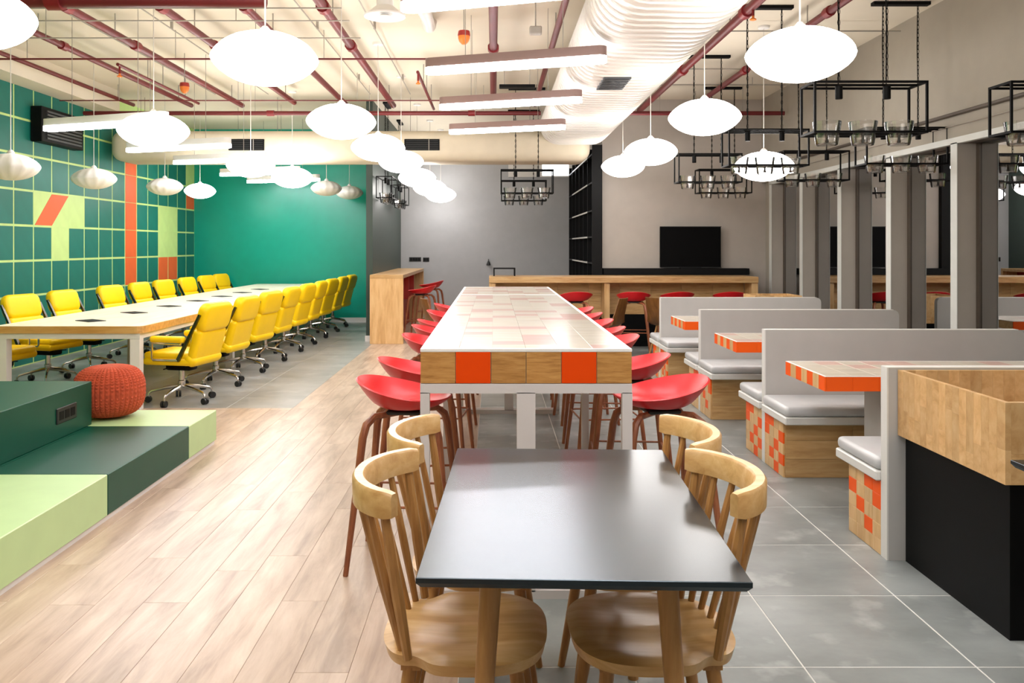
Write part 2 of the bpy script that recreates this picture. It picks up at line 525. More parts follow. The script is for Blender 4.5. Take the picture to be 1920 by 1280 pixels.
# ------------------------------------------------------------------ tiered seating
t = thing('tiered_seating', 'green two-level stepped seating platform beside the timber floor', 'platform', (-2.05, 0, 0))
MB().box(-3.6, -.012, 1.0, 6.24, 0, .03).build('plinth', M['white'], t)
def slab(name, x0, x1, y0, y1, z0, z1, mat):
    return MB().rbox(((x0 + x1) / 2, (y0 + y1) / 2, (z0 + z1) / 2), (x1 - x0, y1 - y0, z1 - z0), .004, 1).build(name, M[mat], t)
slab('lower_step', -.66, 0, 1.0, 3.287, .03, .25, 'step_dark')
slab('lower_step', -.66, 0, 3.29, 4.487, .03, .25, 'step_light')
slab('lower_step', -.66, 0, 4.49, 5.687, .03, .25, 'step_dark')
slab('lower_step', -3.6, 0, 5.69, 6.25, .03, .25, 'step_light')
us = slab('upper_step', -3.6, -.68, 1.0, 5.74, .25, .545, 'step_dark')
# fix: upper step sits behind the risers
MB().box(-3.6, -.66, 1.0, 5.687, .03, .25).build('core', M['step_dark'], t)
sp = MB().rbox((-.677, 5.395, .395), (.010, .25, .10), .004, 1).build('socket_plate', M['dark_plastic'], t)
for k in range(3):
    MB().rbox((-.6715, 5.325 + .07 * k, .395), (.003, .055, .055), .001, 1).build('socket', M['black'], sp)

# knitted pouf
def pouf_mesh():
    nu, nv, R, hz = 264, 80, .232, .18
    vs = []; fs = []
    ncab = 44
    for j in range(nv + 1):
        v = PI * j / nv
        sz = -math.cos(v); sr = math.sin(v)
        rr = R * (abs(sr) ** .62); zz = hz * (1 if sz >= 0 else -1) * (abs(sz) ** .80)
        for i in range(nu):
            u = 2 * PI * i / nu
            ph = (u * ncab / (2 * PI)) % 1.0
            rope = abs(math.sin(PI * ph)) ** .7
            st = math.sin(2 * PI * (j * 1.0 / 2.9 + (ph if ph < .5 else 1 - ph) * 1.2))
            d = (.006 * rope + .0045 * st * rope) * min(1, sr * 1.7)
            vs.append(((rr + d) * math.cos(u), (rr + d) * math.sin(u), hz + .006 + zz + d * .4 * sz))
    for j in range(nv):
        for i in range(nu):
            fs.append((j * nu + i, j * nu + (i + 1) % nu, (j + 1) * nu + (i + 1) % nu, (j + 1) * nu + i))
    return vs, fs
mb = MB(); mb.add(*pouf_mesh())
po = mb.build('knitted_pouf', M['pouf'], None, True, (-2.725, 5.995, .252))
tag(po, 'rust orange chunky-knit round pouf on the pale green step', 'pouf')

# ------------------------------------------------------------------ conference table
CX0, CX1, CY0, CY1 = -4.45, -3.12, 7.5, 15.9
t = thing('conference_table', 'long pale wood conference table with white frame and rounded corners', 'table', (0, 0, 0))
def rrect(x0, x1, y0, y1, r, n=5):
    out = []
    for cx, cy, a0 in ((x1 - r, y1 - r, 0), (x0 + r, y1 - r, 90), (x0 + r, y0 + r, 180), (x1 - r, y0 + r, 270)):
        for k in range(n + 1):
            a = math.radians(a0 + 90 * k / n)
            out.append((cx + r * math.cos(a), cy + r * math.sin(a)))
    return out
MB().prism(rrect(CX0, CX1, CY0, CY1, .07), .685, .748).build('tabletop_edge', M['conf_edge'], t)
MB().prism(rrect(CX0 + .004, CX1 - .004, CY0 + .004, CY1 - .004, .068), .748, .751).build('tabletop', M['conf_top'], t)
fr = MB()
for x in (CX0 + .03, CX1 - .09): fr.box(x, x + .06, CY0 + .08, CY1 - .08, .635, .684)
for y in (CY0 + .02, 10.2, 13.0, CY1 - .08): fr.box(CX0 + .03, CX1 - .03, y, y + .06, .635, .684)
fr.build('frame', M['white'], t)
for y in (CY0 + .02, 10.2, 13.0, CY1 - .10):
    for x in (CX0 + .03, CX1 - .115):
        MB().box(x, x + .085, y - .004, y + .081, 0, .634).build('leg', M['white'], t)
for k in range(7):
    y = 8.03 + .97 * k
    cb = MB().rbox((-3.83, y, .7535), (.26, .17, .006), .002, 1, Matrix.Rotation(math.radians(-38), 4, 'Z')).build('cable_lid', M['black'], t)
    MB().rbox((-3.83, y, .757), (.2, .012, .002), .0005, 1, Matrix.Rotation(math.radians(-38), 4, 'Z')).build('slot', M['dark_plastic'], cb)

# ------------------------------------------------------------------ yellow office chair (faces +X)
def office_chair(label):
    t = thing('office_chair', label, 'chair', group='yellow swivel chairs around the conference table')
    pad = lambda c, s, r, a=0, seg=3: MB().rbox(c, s, r, seg, Matrix.Rotation(a, 4, 'Y'))
    pad((.0, 0, .405), (.50, .50, .07), .03).build('seat', M['yellow'], t, True)
    pad((.02, 0, .455), (.46, .47, .07), .032).build('seat_cushion', M['yellow'], t, True)
    a = math.radians(-15)
    def rpad(c, w, h, th, rc, rb, ang):
        mb = MB(); nb, npc = 4, 6; rings_ = []
        for k in range(2 * nb + 2):
            if k <= nb: q = PI / 2 * k / nb; ins = rb * (1 - math.sin(q)); x = th / 2 - rb + rb * math.cos(q)
            else: q = PI / 2 * (k - nb - 1) / nb; ins = rb * (1 - math.cos(q)); x = -(th / 2 - rb + rb * math.sin(q))
            rings_.append([(x, y_, z_) for y_, z_ in rrect_(w / 2 - ins, h / 2 - ins, max(.005, rc - ins), npc)])
        n_ = len(rings_[0]); T = Matrix.Translation(Vector(c)) @ Matrix.Rotation(ang, 4, 'Y')
        vs = [T @ Vector(p) for r_ in rings_ for p in r_]
        fs = [(i * n_ + j, i * n_ + (j + 1) % n_, (i + 1) * n_ + (j + 1) % n_, (i + 1) * n_ + j) for i in range(len(rings_) - 1) for j in range(n_)]
        fs += [tuple(range(n_ - 1, -1, -1)), tuple(range((len(rings_) - 1) * n_, len(rings_) * n_))]
        return mb.add(vs, fs)
    def rrect_(hx, hy, r, n_):
        out = []
        for sx, sy, a0 in ((1, 1, 0), (-1, 1, 90), (-1, -1, 180), (1, -1, 270)):
            for k in range(n_ + 1):
                an = math.radians(a0 + 90 * k / n_)
                out.append((sx * (hx - r) + r * math.cos(an), sy * (hy - r) + r * math.sin(an)))
        return out
    rpad((-.262, 0, .555), .48, .30, .085, .04, .034, a).build('backrest_lower', M['yellow'], t, True)
    rpad((-.338, 0, .81), .49, .27, .105, .085, .045, a).build('backrest_upper', M['yellow'], t, True)
    pad((-.225, 0, .42), (.12, .50, .10), .042, math.radians(-40)).build('backrest_curve', M['yellow'], t, True)
    for s in (-1, 1):
        ar = pad((-.03, s * .275, .615), (.34, .075, .06), .026).build('armrest', M['yellow'], t, True)
        y = s * .272
        MB().tube([(.13, y, .585), (.13, y, .44), (.12, y, .425), (-.13, y, .425)], .011, 6).build('arm_frame', M['chrome'], ar, True)
        MB().tube([(-.16, y, .575), (.13, y, .585)], .012, 6).build('arm_rail', M['chrome'], ar, True)
        fr = MB(); d = Vector((-.245, 0, .93)).normalized()
        p0 = Vector((-.125, y * .965, .42)); p1 = Vector((-.345, y * .965, .84))
        fr.tube([p0, p1], [.022, .016], 4)
        fr.build('side_frame', M['dark_chrome'], t)
    mc = MB(); mc.rbox((.0, 0, .335), (.26, .14, .07), .02, 2)
    for sx in (-1, 1):
        for sy in (-1, 1):
            mc.tube([(sx * .05, sy * .03, .33), (sx * .12, sy * .13, .375)], .014, 5)
    mc.tube([(.05, .05, .335), (.06, .20, .33)], .006, 5)
    mc.build('mechanism', M['black_metal'], t, True)
    MB().lathe([(.028, .13), (.034, .14), (.034, .2), (.026, .205), (.026, .31)], 14).build('column', M['chrome'], t, True)
    for k in range(5):
        an = 2 * PI * k / 5 + .35
        c, s_ = math.cos(an), math.sin(an)
        lg = MB().tube([(c * .02, s_ * .02, .15), (c * .15, s_ * .15, .132), (c * .27, s_ * .27, .105), (c * .295, s_ * .295, .085), (c * .297, s_ * .297, .055)],
                       [.019, .016, .012, .011, .009], 7).build('base_leg', M['chrome'], t, True)
        cs = MB(); tx, ty = -s_, c
        for q in (-1, 1):
            o = Vector((c * .30 + tx * q * .014, s_ * .30 + ty * q * .014, .030))
            cs.tube([o - Vector((tx, ty, 0)) * .009, o + Vector((tx, ty, 0)) * .009], .030, 12)
        cs.build('caster', M['dark_plastic'], lg, True)
    return t
lab = 'yellow swivel chair, %s of the conference table, %s from the teal wall'
rightY = [7.96, 8.93, 9.9, 10.85, 11.8, 12.65, 13.55, 14.5, 15.4]
leftY = [8.12, 9.04, 9.96, 11.18, 12.15, 13.0, 14.03, 14.96, 15.75]
ch0 = None
rr = [-12, -8, -11, -6, -8, -4, -9, -5, -7]
for k, y in enumerate(rightY):
    L_ = lab % ('aisle side', ORD[8 - k])
    loc = (-2.93, y - .02, 0); rz = PI + math.radians(rr[k])
    if ch0 is None:
        ch0 = office_chair(L_); ch0.location = loc; ch0.rotation_euler = (0, 0, rz)
    else:
        dup(ch0, loc, rz, L_)
rl = [-8, -14, -10, -13, -8, -12, -9, -11, -13]
for k, y in enumerate(leftY):
    dup(ch0, (-4.77, y, 0), math.radians(rl[k]), lab % ('panelled-wall side', ORD[8 - k]))

# ------------------------------------------------------------------ communal high table
TX0, TX1 = -.303, .575
def communal(name, label, y0, y1, frames, seed):
    rnd = random.Random(seed)
    t = thing(name, label, 'table', ((TX0 + TX1) / 2, y0, 0))
    w = TX1 - TX0; hw = w / 2; d = y1 - y0
    rim = MB()
    rim.box(-hw, hw, 0, .018, .892, 1.036); rim.box(-hw, hw, d - .018, d, .892, 1.036)
    rim = MB()
    e = .020
    rim.box(-hw, hw, 0, e, 1.0245, 1.036); rim.box(-hw, hw, d - e, d, 1.0245, 1.036)
    rim.box(-hw, -hw + e, e, d - e, 1.0245, 1.036); rim.box(hw - e, hw, e, d - e, 1.0245, 1.036)
    rim.build('border', M['white'], t)
    MB().box(-hw + .012, hw - .012, .012, d - .012, .90, 1.028).build('core', M['top_oak'], t)
    # mosaic top: six columns
    cw = (w - 2 * e) / 6; n = max(1, round((d - 2 * e) / cw)); rh = (d - 2 * e) / n
    mo = MB().rbox((0, 0, 0), (cw - .0008, rh - .0008, .008), .0003, 1).mesh('top_tile', M['top_oak'])
    mr_ = MB().rbox((0, 0, 0), (cw - .0008, rh - .0008, .008), .0003, 1).mesh('top_tile', M['top_orange'])
    for j in range(n):
        for i in range(6):
            me = mr_ if rnd.random() < .30 else mo
            put('top_tile', me, t, (-hw + e + cw * (i + .5), e + rh * (j + .5), 1.0315))
    # apron squares
    aw = w / 6
    sq = {}
    for k in ('apron', 'orange2'):
        sq[k] = MB().rbox((0, 0, 0), (aw - .0025, .014, .129), .001, 1).mesh('apron_tile', M[k])
    seq = ['apron', 'orange2', 'apron', 'apron', 'orange2', 'apron']
    for i in range(6):
        put('apron_tile', sq[seq[i]], t, (-hw + aw * (i + .5), .007, .9585))
        put('apron_tile', sq[seq[(i + 2) % 6]], t, (-hw + aw * (i + .5), d - .007, .9585))
    m = int(round((d - .03) / aw)); al = (d - .03) / m
    for k in range(m):
        for sx in (-1, 1):
            put('apron_tile', sq['orange2' if rnd.random() < .3 else 'apron'], t, (sx * (hw - .007), .015 + al * (k + .5), .9585),
                (0, 0, PI / 2), (al / aw, 1, 1))
    # white steel frames
    top = MB()
    for x in (-hw + .02, hw - .02): top.box(x - .02, x + .02, 0.04, d - .04, .852, .892)
    top.build('top_rail', M['frame_grey'], t)
    for yf in frames:
        yy = yf - y0
        f = MB()
        f.box(-hw, hw, yy, yy + .04, .852, .892)
        f.build('cross_rail', M['frame_grey'], t)
        if yf != 5.1: MB().box(-hw, hw, yy, yy + .04, 0.0, .035).build('foot_rail', M['frame_grey'], t)
        for x, ww in ((-hw + .019, .038), (0, .077), (hw - .019, .042)):
            if x == 0 and yf == 5.1: continue
            MB().box(x - ww / 2, x + ww / 2, yy, yy + .038, .0 if yf == 5.1 else .03, .855).build('leg', M['frame_grey'], t)
    return t
communal('high_table', 'long high communal table with orange and oak checked apron and white frame', 3.5, 7.4, (3.5, 5.1, 7.36), 3)
communal('high_table', 'shorter high communal table joined to the end of the long one, by the bar', 7.415, 8.83, (7.42, 8.78), 11)

# ------------------------------------------------------------------ red shell stool (faces +X)
def stool(label):
    t = thing('bar_stool', label, 'stool', group='red shell bar stools')
    n, rings = 40, 9
    prof = []
    def rim_h(th):            # th=pi is the back
        b = .5 - .5 * math.cos(th)
        return .045 + .085 * b ** 1.6
    vs_in, vs_out = [], []
    for k in range(rings + 1):
        s = k / rings
        for i in range(n):
            th = 2 * PI * i / n
            rx, ry = .205, .225
            rad = s ** .82
            hgt = rim_h(th) * max(0, (s - .42) / .58) ** 1.75
            flare = 1.0
            x = rx * rad * math.cos(th) - .012 * (s ** 3) * (1 - math.cos(th)); y = ry * rad * math.sin(th)
            z = .722 + hgt + .006 * (1 - s)
            vs_in.append((x, y, z))
            o = .010
            vs_out.append((x * 1.012 + (.004 * math.cos(th) if s > .6 else 0), y * 1.012 + (.004 * math.sin(th) if s > .6 else 0), z - o * (1 - .6 * max(0, s - .5) / .5)))
    fs = []
    N1 = n * (rings + 1)
    for k in range(rings):
        for i in range(n):
            a, b_ = k * n + i, k * n + (i + 1) % n
            c, d = (k + 1) * n + (i + 1) % n, (k + 1) * n + i
            fs.append((a, b_, c, d)); fs.append((N1 + d, N1 + c, N1 + b_, N1 + a))
    k = rings
    for i in range(n):
        fs.append((k * n + i, k * n + (i + 1) % n, N1 + k * n + (i + 1) % n, N1 + k * n + i))
    mb = MB(); mb.add(vs_in + vs_out, fs)
    mb.build('seat_shell', M['red'], t, True)
    MB().rbox((0, 0, .7), (.16, .20, .02), .006, 1).build('seat_plate', M['dark_plastic'], t)
    for sx in (-1, 1):
        for sy in (-1, 1):
            pts = [(sx * .235, sy * .225, 0), (sx * .20, sy * .19, .33), (sx * .172, sy * .16, .60), (sx * .158, sy * .148, .655), (sx * .125, sy * .12, .688), (sx * .03, sy * .05, .692)]
            MB().tube(pts, [.012, .0155, .0185, .0185, .016, .012], 8).build('leg', M['walnut'], t, True)
    fz = .30; q = (.206, .196)
    fr = MB()
    c4 = [(-q[0], -q[1], fz), (q[0], -q[1], fz), (q[0], q[1], fz), (-q[0], q[1], fz)]
    for k in range(4): fr.tube([c4[k], c4[(k + 1) % 4]], .006, 6)
    fr.build('footrest', M['walnut'], t)
    return t
st0 = stool('red shell bar stool')
LY = [3.95, 4.66, 5.9, 6.6, 7.09, 8.1, 9.08]
RY = [3.97, 4.83, 5.85, 6.45, 7.1, 7.8, 8.5]
sl_ = 'red shell stool, %s side of high table, %s from the black dining table'
def put_stool(x, y, rz, label, first=[True]):
    if first[0]:
        first[0] = False
        st0.location = (x, y, 0); st0.rotation_euler = (0, 0, rz); st0['label'] = label
    else:
        dup(st0, (x, y, 0), rz, label)
for k, y in enumerate(LY): put_stool(-.405, y, math.radians((-4, 5, -6, 3, 8, -4, 5)[k]), sl_ % ('timber-floor', ORD[k]))
for k, y in enumerate(RY): put_stool(.775, y, PI + math.radians((8, -4, 5, -6, 4, -3, 6)[k]), sl_ % ('booth', ORD[k]))
for k, (x, y) in enumerate(((1.12, 11.5), (1.91, 11.5), (2.50, 11.5), (3.22, 11.5))):
    put_stool(x, y, PI / 2 + math.radians((5, -8, 6, -4)[k]), 'red shell stool at the long bar, %s from the windows' % ORD[3 - k])
for k, (x, y) in enumerate(((-1.13, 13.3), (-1.12, 15.1))):
    put_stool(x, y, PI + math.radians(-10), 'red shell stool at the narrow side bar, %s' % ('nearer its solid end panel', 'nearer the grey back wall')[k])

# ------------------------------------------------------------------ wooden spindle chair (faces +X)
def spindle_chair(label):
    t = thing('spindle_chair', label, 'chair', group='oak spindle-back chairs at the black table')
    # sculpted seat
    n, rings = 96, 8
    def outline(th):
        c, s = math.cos(th), math.sin(th)
        x = .215 * (1 if c >= 0 else -1) * abs(c) ** .72
        y = .222 * (1 if s >= 0 else -1) * abs(s) ** .72
        if c < 0:
            y *= 1 - .10 * abs(c) ** 1.5
            # shallow waist in front of the rear corners
            y *= 1 - .15 * math.exp(-((x + .118) / .034) ** 2)
        return x, y
    top, bot = [], []
    for k in range(rings + 1):
        s = k / rings
        for i in range(n):
            x, y = outline(2 * PI * i / n)
            dip = -.014 * math.exp(-(((s * x + .02) / .13) ** 2)) * (math.exp(-((s * y - .085) / .075) ** 2) + math.exp(-((s * y + .085) / .075) ** 2))
            e = -.007 if k == rings else 0
            top.append((s * x, s * y, .455 + dip + e))
            bot.append((s * x * .965, s * y * .965, .418))
    N1 = n * (rings + 1); fs = []
    for k in range(rings):
        for i in range(n):
            a, b_ = k * n + i, k * n + (i + 1) % n
            c, d = (k + 1) * n + (i + 1) % n, (k + 1) * n + i
            fs.append((a, b_, c, d)); fs.append((N1 + d, N1 + c, N1 + b_, N1 + a))
    for i in range(n):
        a = rings * n
        fs.append((a + i, a + (i + 1) % n, N1 + a + (i + 1) % n, N1 + a + i))
    mb = MB(); mb.add(top + bot, fs); mb.build('seat', M['chair_oak'], t, True)
    # crescent top rail
    rail = MB(); sec = []
    ns = 22
    def rl_(u):               # u in -1..1
        y = .225 * math.sin(u * 1.25) / math.sin(1.25)
        x = -.285 + .125 * (1 - math.cos(u * 1.25)) / (1 - math.cos(1.25))
        return x, y
    for k in range(ns + 1):
        u = -1 + 2 * k / ns
        x, y = rl_(u); xa, ya = rl_(u - .01); xb, yb = rl_(u + .01)
        tx, ty = xb - xa, yb - ya; L_ = math.hypot(tx, ty); nx, ny = ty / L_, -tx / L_
        w = .017; zb, zt = .800 + .004 * u * u, .868 + .0 * u
        if abs(u) > .93: w *= .86; zb += .004; zt -= .004
        for (o, z) in ((-w, zb), (w, zb), (w, zt - .007), (w - .006, zt), (-w + .006, zt), (-w, zt - .007)):
            sec.append((x + nx * o - .02 * (zt - z) * -1, y + ny * o, z))
    fs = []
    for k in range(ns):
        for j in range(6):
            fs.append((k * 6 + j, k * 6 + (j + 1) % 6, (k + 1) * 6 + (j + 1) % 6, (k + 1) * 6 + j))
    fs.append(tuple(range(5, -1, -1))); fs.append(tuple(range(ns * 6, ns * 6 + 6)))
    rail.add(sec, fs); rail.build('top_rail', M['chair_oak'], t, True)
    for q in range(8):
        u = -.88 + 1.76 * q / 7
        x, y = rl_(u)
        b0 = Vector((-.175 + .055 * abs(u) ** 2, y * .86, .445)); p1 = Vector((x, y, .808))
        thick = .0135 if q in (0, 7) else .0105
        MB().tube([b0, b0.lerp(p1, .45), b0.lerp(p1, .8), p1], [thick * .85, thick * 1.12, thick, thick * .85], 8).build('spindle', M['chair_oak_z'], t, True)
    for sx in (-1, 1):
        for sy in (-1, 1):
            MB().tube([(sx * .13, sy * .13, .422), (sx * .155, sy * .153, .25), (sx * .195, sy * .185, 0)], [.019, .018, .0125], 9).build('leg', M['leg_oak'], t, True)
    s2 = MB()
    for sy in (-1, 1): s2.tube([(-.168, sy * .162, .19), (.168, sy * .162, .19)], .009, 7)
    s2.tube([(0, -.162, .19), (0, .162, .19)], .009, 7)
    s2.build('stretcher', M['leg_oak'], t, True)
    for x in (-.13, .13): MB().box(x - .025, x + .025, -.15, .15, .400, .4195).build('seat_batten', M['leg_oak'], t)
    return t
c0 = spindle_chair('oak spindle chair, timber-floor side of the black table, farther from the high table')
c0.location = (-.072, 2.26, 0); c0.rotation_euler = (0, 0, math.radians(-2))
dup(c0, (-.045, 2.765, 0), math.radians(-3), 'oak spindle chair, timber-floor side of the black table, nearer the high table')
dup(c0, (.415, 2.26, 0), PI + math.radians(2), 'oak spindle chair, tiled side of the black table, farther from the high table')
dup(c0, (.435, 2.765, 0), PI + math.radians(1), 'oak spindle chair, tiled side of the black table, nearer the high table')
dup(c0, (1.56, 1.76, 0), 0, 'oak spindle-back chair mostly out of view below the oak planter')

def dining_table(label, loc, rz):
    t = thing('dining_table', label, 'table', loc, rz, 'black-topped dining tables')
    w, d = .718, 1.165
    vs = []
    for (z, i) in ((.726, .010), (.738, 0), (.7485, 0), (.750, .0015)):
        vs += [(-w / 2 + i, -d / 2 + i, z), (w / 2 - i, -d / 2 + i, z), (w / 2 - i, d / 2 - i, z), (-w / 2 + i, d / 2 - i, z)]
    fs = [(3, 2, 1, 0), (12, 13, 14, 15)]
    for k in range(3):
        for j in range(4):
            fs.append((k * 4 + j, k * 4 + (j + 1) % 4, k * 4 + 4 + (j + 1) % 4, k * 4 + 4 + j))
    mb = MB(); mb.add(vs, fs); mb.build('tabletop', M['black_top'], t)
    ap = MB()
    ap.box(-.20, .20, -d / 2 + .13, -d / 2 + .155, .68, .727); ap.box(-.20, .20, d / 2 - .155, d / 2 - .13, .68, .727)
    ap.box(-.20, -.175, -d / 2 + .155, d / 2 - .155, .68, .727); ap.box(.175, .20, -d / 2 + .155, d / 2 - .155, .68, .727)
    ap.build('apron', M['leg_oak'], t)
    for sx in (-1, 1):
        for sy in (-1, 1):
            MB().tube([(sx * .20, sy * (d / 2 - .14), .727), (sx * .245, sy * (d / 2 - .10), 0)], [.0255, .018], 14).build('leg', M['leg_oak'], t, True)
    return t
dining_table('black-topped dining table with four oak spindle chairs around it', (.212, 2.385, 0), math.radians(-2.0))
dining_table('black-topped dining table whose corner shows in front of the oak planter', (2.085, 2.235, 0), 0)

# ------------------------------------------------------------------ booths
BX0, BX1 = 1.835, 3.595
PART = [3.93, 5.70, 7.48, 9.26]
PATT = ["WWOO", "OWWO", "WOWW", "WWOW", "WWWW"]
PATT2 = ["OOWW", "OWWO", "WWOW", "WOWO", "WWOW"]
tm = {}
for k in ('oak', 'orange'):
    tm[k] = MB().rbox((0, 0, 0), (.010, .0878, .0688), .0012, 1).mesh('end_tile', M[k])
def partition(y, label):
    t = thing('booth_partition', label, 'partition', (BX0, y, 0), 0, 'light grey booth partitions')
    w = BX1 - BX0; r = .05
    # rounded upper corner at the window end
    poly = [(.004, 0), (w, 0)] + [(w - r + r * math.cos(a), .895 - r + r * math.sin(a)) for a in [PI / 2 * k / 6 for k in range(7)]] + [(.004, .895)]
    vs = [(x, 0, z) for x, z in poly] + [(x, .06, z) for x, z in poly]
    n = len(poly)
    fs = [tuple(range(n)), tuple(range(2 * n - 1, n - 1, -1))] + [(i, n + i, n + (i + 1) % n, (i + 1) % n) for i in range(n)]
    mb = MB(); mb.add(vs, fs); mb.build('board', M['booth_grey'], t)
    e = MB(); e.box(-.003, .004, -.001, .061, 0, .898); e.box(.004, w - r, -.001, .061, .8952, .899)
    e.build('edge_band', M['booth_edge'], t)
    return t
def bench(yback, side, label, patt):
    """side +1: seat extends away from the camera side of the partition, -1: towards it"""
    t = thing('booth_bench', label, 'bench', (BX0, yback, 0), 0, 'grey cushioned booth benches')
    w = BX1 - BX0 - .05
    dy = .36; sd = .47
    a, b = (0, dy) if side > 0 else (-dy, 0)
    MB().box(.006, w, a + .002, b - .002, 0, .352).build('base', M['oak_h'], t)
    # clad end
    for r in range(5):
        for c in range(4):
            col = patt[r][c]
            y = b - .09 * (c + .5) if side > 0 else b - .09 * (c + .5)
            put('end_tile', tm['orange' if col == 'O' else 'oak'], t, (.002, y, .352 - .0702 * (r + .5)))
    if side < 0:
        for r in range(3):
            for q in range(4):
                x0 = .01 + (w - .01) * q / 4
                x1 = .01 + (w - .01) * (q + 1) / 4
                put('front_board', fb, t, ((x0 + x1) / 2, a - .003, .0585 + .117 * r))
    a2, b2 = (0.002, sd) if side > 0 else (-sd, -.002)
    MB().rbox((w / 2 - .012, (a2 + b2) / 2, .376), (w + .03, b2 - a2, .048), .006, 1).build('seat_board', M['booth_edge'], t)
    MB().rbox((w / 2 - .012, (a2 + b2) / 2, .432), (w + .022, b2 - a2 - .004, .064), .024, 3).build('cushion', M['vinyl'], t, True)
    return t
fb = MB().rbox((0, 0, 0), ((BX1 - BX0 - .06) / 4 - .002, .008, .1155), .001, 1).mesh('front_board', M['oak_h'])
names = ['beside the oak planter', 'second from the oak planter', 'third from the oak planter', 'fourth from the oak planter']
for k, y in enumerate(PART):
    partition(y, 'light grey low booth partition, ' + names[k])
    bench(y + .062, 1, 'grey cushioned bench behind the partition ' + names[k], PATT if k % 2 == 0 else PATT2)
    if k > 0:
        bench(y - .002, -1, 'planter-facing grey bench against the partition ' + names[k], PATT2 if k % 2 == 1 else PATT)
def booth_table(y0, label):
    t = thing('booth_table', label, 'table', (1.81, y0, 0), 0, 'orange-edged booth tables')
    w, d, z0, z1 = 1.74, .62, .668, .75
    MB().box(.009, w, .009, d - .009, z0 + .002, z1 - .006).build('core', M['oak_h'], t)
    n = 7; a = (d) / n
    et = {k: MB().rbox((0, 0, 0), (.009, a - .001, z1 - z0 - .002), .0008, 1).mesh('edge_tile', M[k]) for k in ('oak', 'orange')}
    for i in range(n):
        put('edge_tile', et['orange' if i in (0, 2, 4, 6) else 'oak'], t, (.0045, a * (i + .5), (z0 + z1) / 2))
    m = 12; b = (w - .009) / m
    ft = {k: MB().rbox((0, 0, 0), (b - .001, .009, z1 - z0 - .002), .0008, 1).mesh('edge_tile', M[k]) for k in ('oak', 'orange')}
    for i in range(m):
        for yy in (.0045, d - .0045):
            put('edge_tile', ft['orange' if (i % 6) != 4 else 'oak'], t, (.009 + b * (i + .5), yy, (z0 + z1) / 2))
    rim = MB(); e = .012
    rim.box(0, w, 0, e, z1 - .002, z1 + .001); rim.box(0, w, d - e, d, z1 - .002, z1 + .001); rim.box(0, e, e, d - e, z1 - .002, z1 + .001)
    rim.build('border', M['white'], t)
    rnd = random.Random(int(y0 * 100))
    cols, rows_ = 12, 4
    cw, rh = (w - e) / cols, (d - 2 * e) / rows_
    tt = {k: MB().rbox((0, 0, 0), (cw - .001, rh - .001, .006), .0006, 1).mesh('top_tile', M[k]) for k in ('top_oak', 'top_orange')}
    for i in range(cols):
        for j in range(rows_):
            put('top_tile', tt['top_orange' if rnd.random() < .3 else 'top_oak'], t, (e + cw * (i + .5), e + rh * (j + .5), z1 - .0028))
    MB().box(.40, .46, .20, .42, .0, z0).build('leg', M['booth_grey'], t)
    MB().box(1.3, 1.36, .20, .42, .0, z0).build('leg', M['booth_grey'], t)
for k, y in enumerate((4.61, 6.29, 7.98)):
    booth_table(y, 'orange-edged booth table between the %s and %s partitions from the oak planter' % (ORD[k], ORD[k + 1]))

# planters (oak boxes on black bases)
def planter(label, x0, x1, y0, y1, z0, z1, bx, nb):
    t = thing('planter_box', label, 'planter', ((x0 + x1) / 2, (y0 + y1) / 2, 0))
    ox, oy = (x0 + x1) / 2, (y0 + y1) / 2
    x0 -= ox; x1 -= ox; y0 -= oy; y1 -= oy
    th = .022
    MB().box(x0 + bx, x1 - bx, y0 + .03, y1 - .004, 0, z0).build('base', M['black_base'], t)
    MB().box(x0 + .005, x1 - .005, y0 + .005, y1 - .004, z0, z0 + .02).build('bottom', M['soil'], t)
    L_ = (y1 - y0); bw = L_ / nb
    hh = z1 - z0
    me = MB().rbox((0, 0, 0), (th, bw - .0004, 1.0), .0004, 1).mesh('stave', M['oak_v'])
    rnd = random.Random(nb)
    def column(mesh, x, y):
        cut = z0 + hh * rnd.uniform(.2, .8)
        for a, b in ((z0, cut), (cut, z1)):
            put('stave', mesh, t, (x, y, (a + b) / 2), None, (1, 1, b - a - .0004))
    for k in range(nb):
        column(me, x0 + th / 2, y0 + bw * (k + .5)); column(me, x1 - th / 2, y0 + bw * (k + .5))
    W_ = x1 - x0 - 2 * th; nx = max(2, round(W_ / bw)); bx_ = W_ / nx
    mf = MB().rbox((0, 0, 0), (bx_ - .0004, th, 1.0), .0004, 1).mesh('stave', M['oak_v'])
    for k in range(nx):
        column(mf, x0 + th + bx_ * (k + .5), y0 + th / 2); column(mf, x0 + th + bx_ * (k + .5), y1 - th / 2)
    return t
planter('oak-sided planter box on a black base against the first booth partition', 1.88, 3.55, 3.1, 3.925, .585, .888, .035, 16)
planter('small oak-sided planter box at the window end behind the last booth partition', 3.05, 3.595, 9.83, 10.3, .56, .884, .03, 5)

